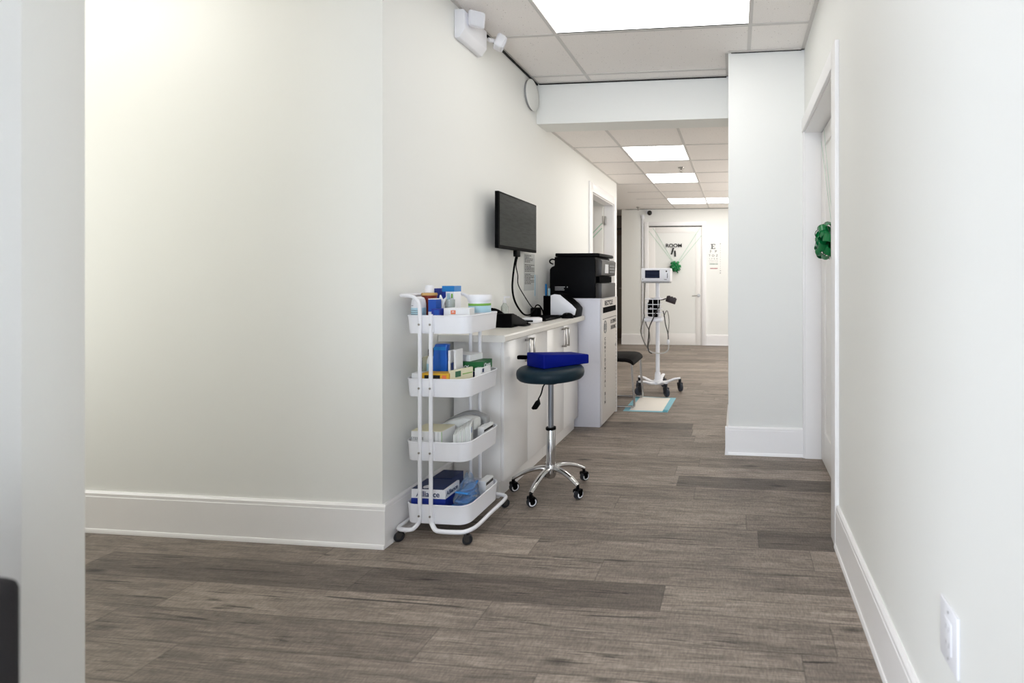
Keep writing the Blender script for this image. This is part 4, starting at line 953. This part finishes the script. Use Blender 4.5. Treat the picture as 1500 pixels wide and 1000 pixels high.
q = [(-1.02, 4.345), (-.612, 4.335), (-.60, 4.87), (-1.015, 4.90)]
M().prism(q, 'z', .0004, .0012).obj('backing', m_padb, p)
M().prism([(-.965, 4.375), (-.662, 4.37), (-.655, 4.845), (-.962, 4.87)], 'z', .0012, .004, bev=.001).obj('pad_face', m_pad, p)
M().prism([(-.66, 4.342), (-.616, 4.341), (-.615, 4.40), (-.66, 4.402)], 'z', .0042, .0052).obj('folded_corner', mat('teal_film', (62, 152, 170), .5), p)

# ------------------------------------------------------------------ eye chart
e = thing('eye_chart', (-.36, YFAR, 1.2), 'eye chart with a large letter E on the far wall right of the door', 'eye chart')
x0, x1, zA, zB = -.512, -.262, 1.20, 1.835
M().box(x0, x1, YFAR-.003, YFAR, zA, zB).obj('chart_sheet', m_wall, e)
y = YFAR-.0036; tx = M()
def slabE(cx, cz, s):
    w_, h_ = s*.9, s; t_ = s*.16
    tx.box(cx-w_*.32, cx-w_*.32+t_*1.3, y-.0004, y+.0004, cz-h_/2, cz+h_/2)
    for zz in (cz+h_/2-t_*.8, cz-h_/2): tx.box(cx-w_/2, cx+w_/2, y-.0004, y+.0004, zz, zz+t_*.8)
    tx.box(cx-w_*.3, cx+w_*.2, y-.0004, y+.0004, cz-t_*.35, cz+t_*.35); tx.box(cx+w_*.14, cx+w_*.22, y-.0004, y+.0004, cz-h_*.16, cz+h_*.16)
    for zz in (cz+h_/2-h_*.26, cz-h_/2): tx.box(cx+w_/2-t_*.6, cx+w_/2, y-.0004, y+.0004, zz, zz+h_*.26)
slabE(-.415, 1.765, .088)
def row(s, chars, z_, xs):
    for c_, xx in zip(chars, xs): tx.text(c_, s, (xx, y, z_), (1, 0, 0), (0, 0, 1), .0003)
row(.068, 'FP', 1.672, (-.455, -.365)); row(.056, 'TOZ', 1.600, (-.475, -.412, -.345)); row(.032, 'LPED', 1.545, (-.475, -.435, -.39, -.345)); row(.024, 'PECFD', 1.508, (-.48, -.448, -.415, -.38, -.345))
row(.018, 'EDFCZP', 1.475, [-.475+.026*i for i in range(6)])
tx.obj('letters', m_ink, e)
M().box(-.478, -.325, y-.0004, y+.0004, 1.446, 1.456).obj('green_line', m_inkgr, e)
M().box(-.468, -.332, y-.0004, y+.0004, 1.366, 1.379).obj('red_line', m_inkr, e)
b = M()
for i in range(14):
    zz = 1.812-i*.040; s = .013 if i in (0, 12, 13) else .007
    b.box(-.284-s/2, -.284+s/2, y-.0004, y+.0004, zz-s/2, zz+s/2)
b.obj('side_marks', m_ink, e)

# ------------------------------------------------------------------ outlet on the right wall
o = thing('wall_outlet', (RX, 1.092, .375), 'white wall socket low on the right wall near the camera', 'wall socket')
M().box(RX-.0065, RX-.0003, 1.05, 1.134, .376, .502, .002).obj('cover_plate', m_white, o)
so = M().box(RX-.0085, RX-.0062, 1.075, 1.109, .405, .473, .001).obj('socket', m_white, o)
b = M()
for zz in (.422, .456):
    for yy in (1.085, 1.098): b.box(RX-.0088, RX-.0084, yy-.001, yy+.001, zz-.005, zz+.005)
b.obj('slots', m_grey, so)
b = M(); b.cyl((RX-.0064, 1.092, .39), (RX-.0075, 1.092, .39), .003, seg=10); b.cyl((RX-.0064, 1.092, .488), (RX-.0075, 1.092, .488), .003, seg=10); b.obj('screws', m_grey, o)

# ------------------------------------------------------------------ dark chair at the left edge, close to the camera
k = thing('armless_chair', (-1.24, .35, 0), 'dark upholstered chair back at the lower left edge, close to the camera', 'chair')
M().box(-1.48, -.955, .09, .53, .38, .455, .025, 3).obj('seat', m_charc, k)
M().box(-1.48, -.950, .505, .570, .44, .803, .018, 3).obj('backrest', m_charc, k)
for x in (-1.48, -1.005):
    for y in (.12, .52): M().tube([(x, y, .0), (x, y, .40)], .012, 10, 1).obj('leg', m_blackm, k)

# ------------------------------------------------------------------ camera, daylight, world
cam = bpy.data.cameras.new('camera'); co = bpy.data.objects.new('camera', cam); C.objects.link(co)
F, CXP, HY = 717.92, 1008.07, 407.31
cam.sensor_width = 36; cam.lens = 36*F/1500
cam.shift_x = (750-CXP)/1500; cam.shift_y = -(500-HY)/1500
co.location = (0, 0, 1.199); co.rotation_euler = (PI/2, 0, .098); cam.clip_start = .02
cam.dof.use_dof = True; cam.dof.focus_distance = 3.2; cam.dof.aperture_fstop = (36*F/1500/1000)/.0075
S.camera = co

def area(name, loc, rotv, sx, sy, power, col):
    l = bpy.data.lights.new(name, 'AREA'); l.shape = 'RECTANGLE'; l.size = sx; l.size_y = sy; l.energy = power; l.color = col
    o = bpy.data.objects.new(name, l); C.objects.link(o); o.location = loc; o.rotation_euler = rotv; return o
area('window_daylight', (-.45, SOUTH-.02, 1.4), (-PI/2, 0, 0), 1.5, 2.1, 195, (.76, .85, 1.0)).rotation_euler = (PI/2, 0, 0)

area('added_west_light', (WEST+.02, .30, 1.35), (0, -PI/2, 0), 2.0, 1.0, 96, (.78, .86, 1.0))  # fill light at the added west window, brightens the right wall
area('added_passage_light', (WEST+.02, 1.55, 1.35), (0, -PI/2, 0), 1.6, .75, 13, (1, .995, .94))  # fill light at the added passage window, brightens the front wall
area('added_side_light', (EAST-.02, 6.6, 1.5), (0, PI/2, 0), 1.8, 2.0, 60, (1, .96, .9))  # fill light hidden behind the column, brightens the far corridor
S.cycles.diffuse_bounces = 8; S.cycles.max_bounces = 14
wl = bpy.data.worlds.new('world'); S.world = wl; wl.use_nodes = True
bg = wl.node_tree.nodes['Background']; sky = wl.node_tree.nodes.new('ShaderNodeTexSky'); sky.sky_type = 'NISHITA'; sky.sun_disc = False; sky.sun_elevation = .7
wl.node_tree.links.new(sky.outputs[0], bg.inputs[0]); bg.inputs[1].default_value = .15

vs_ = S.view_settings; S.display_settings.display_device = 'sRGB'; vs_.view_transform = 'Standard'; vs_.look = 'None'; vs_.gamma = 1; vs_.use_curve_mapping = False
vs_.exposure = -0.20
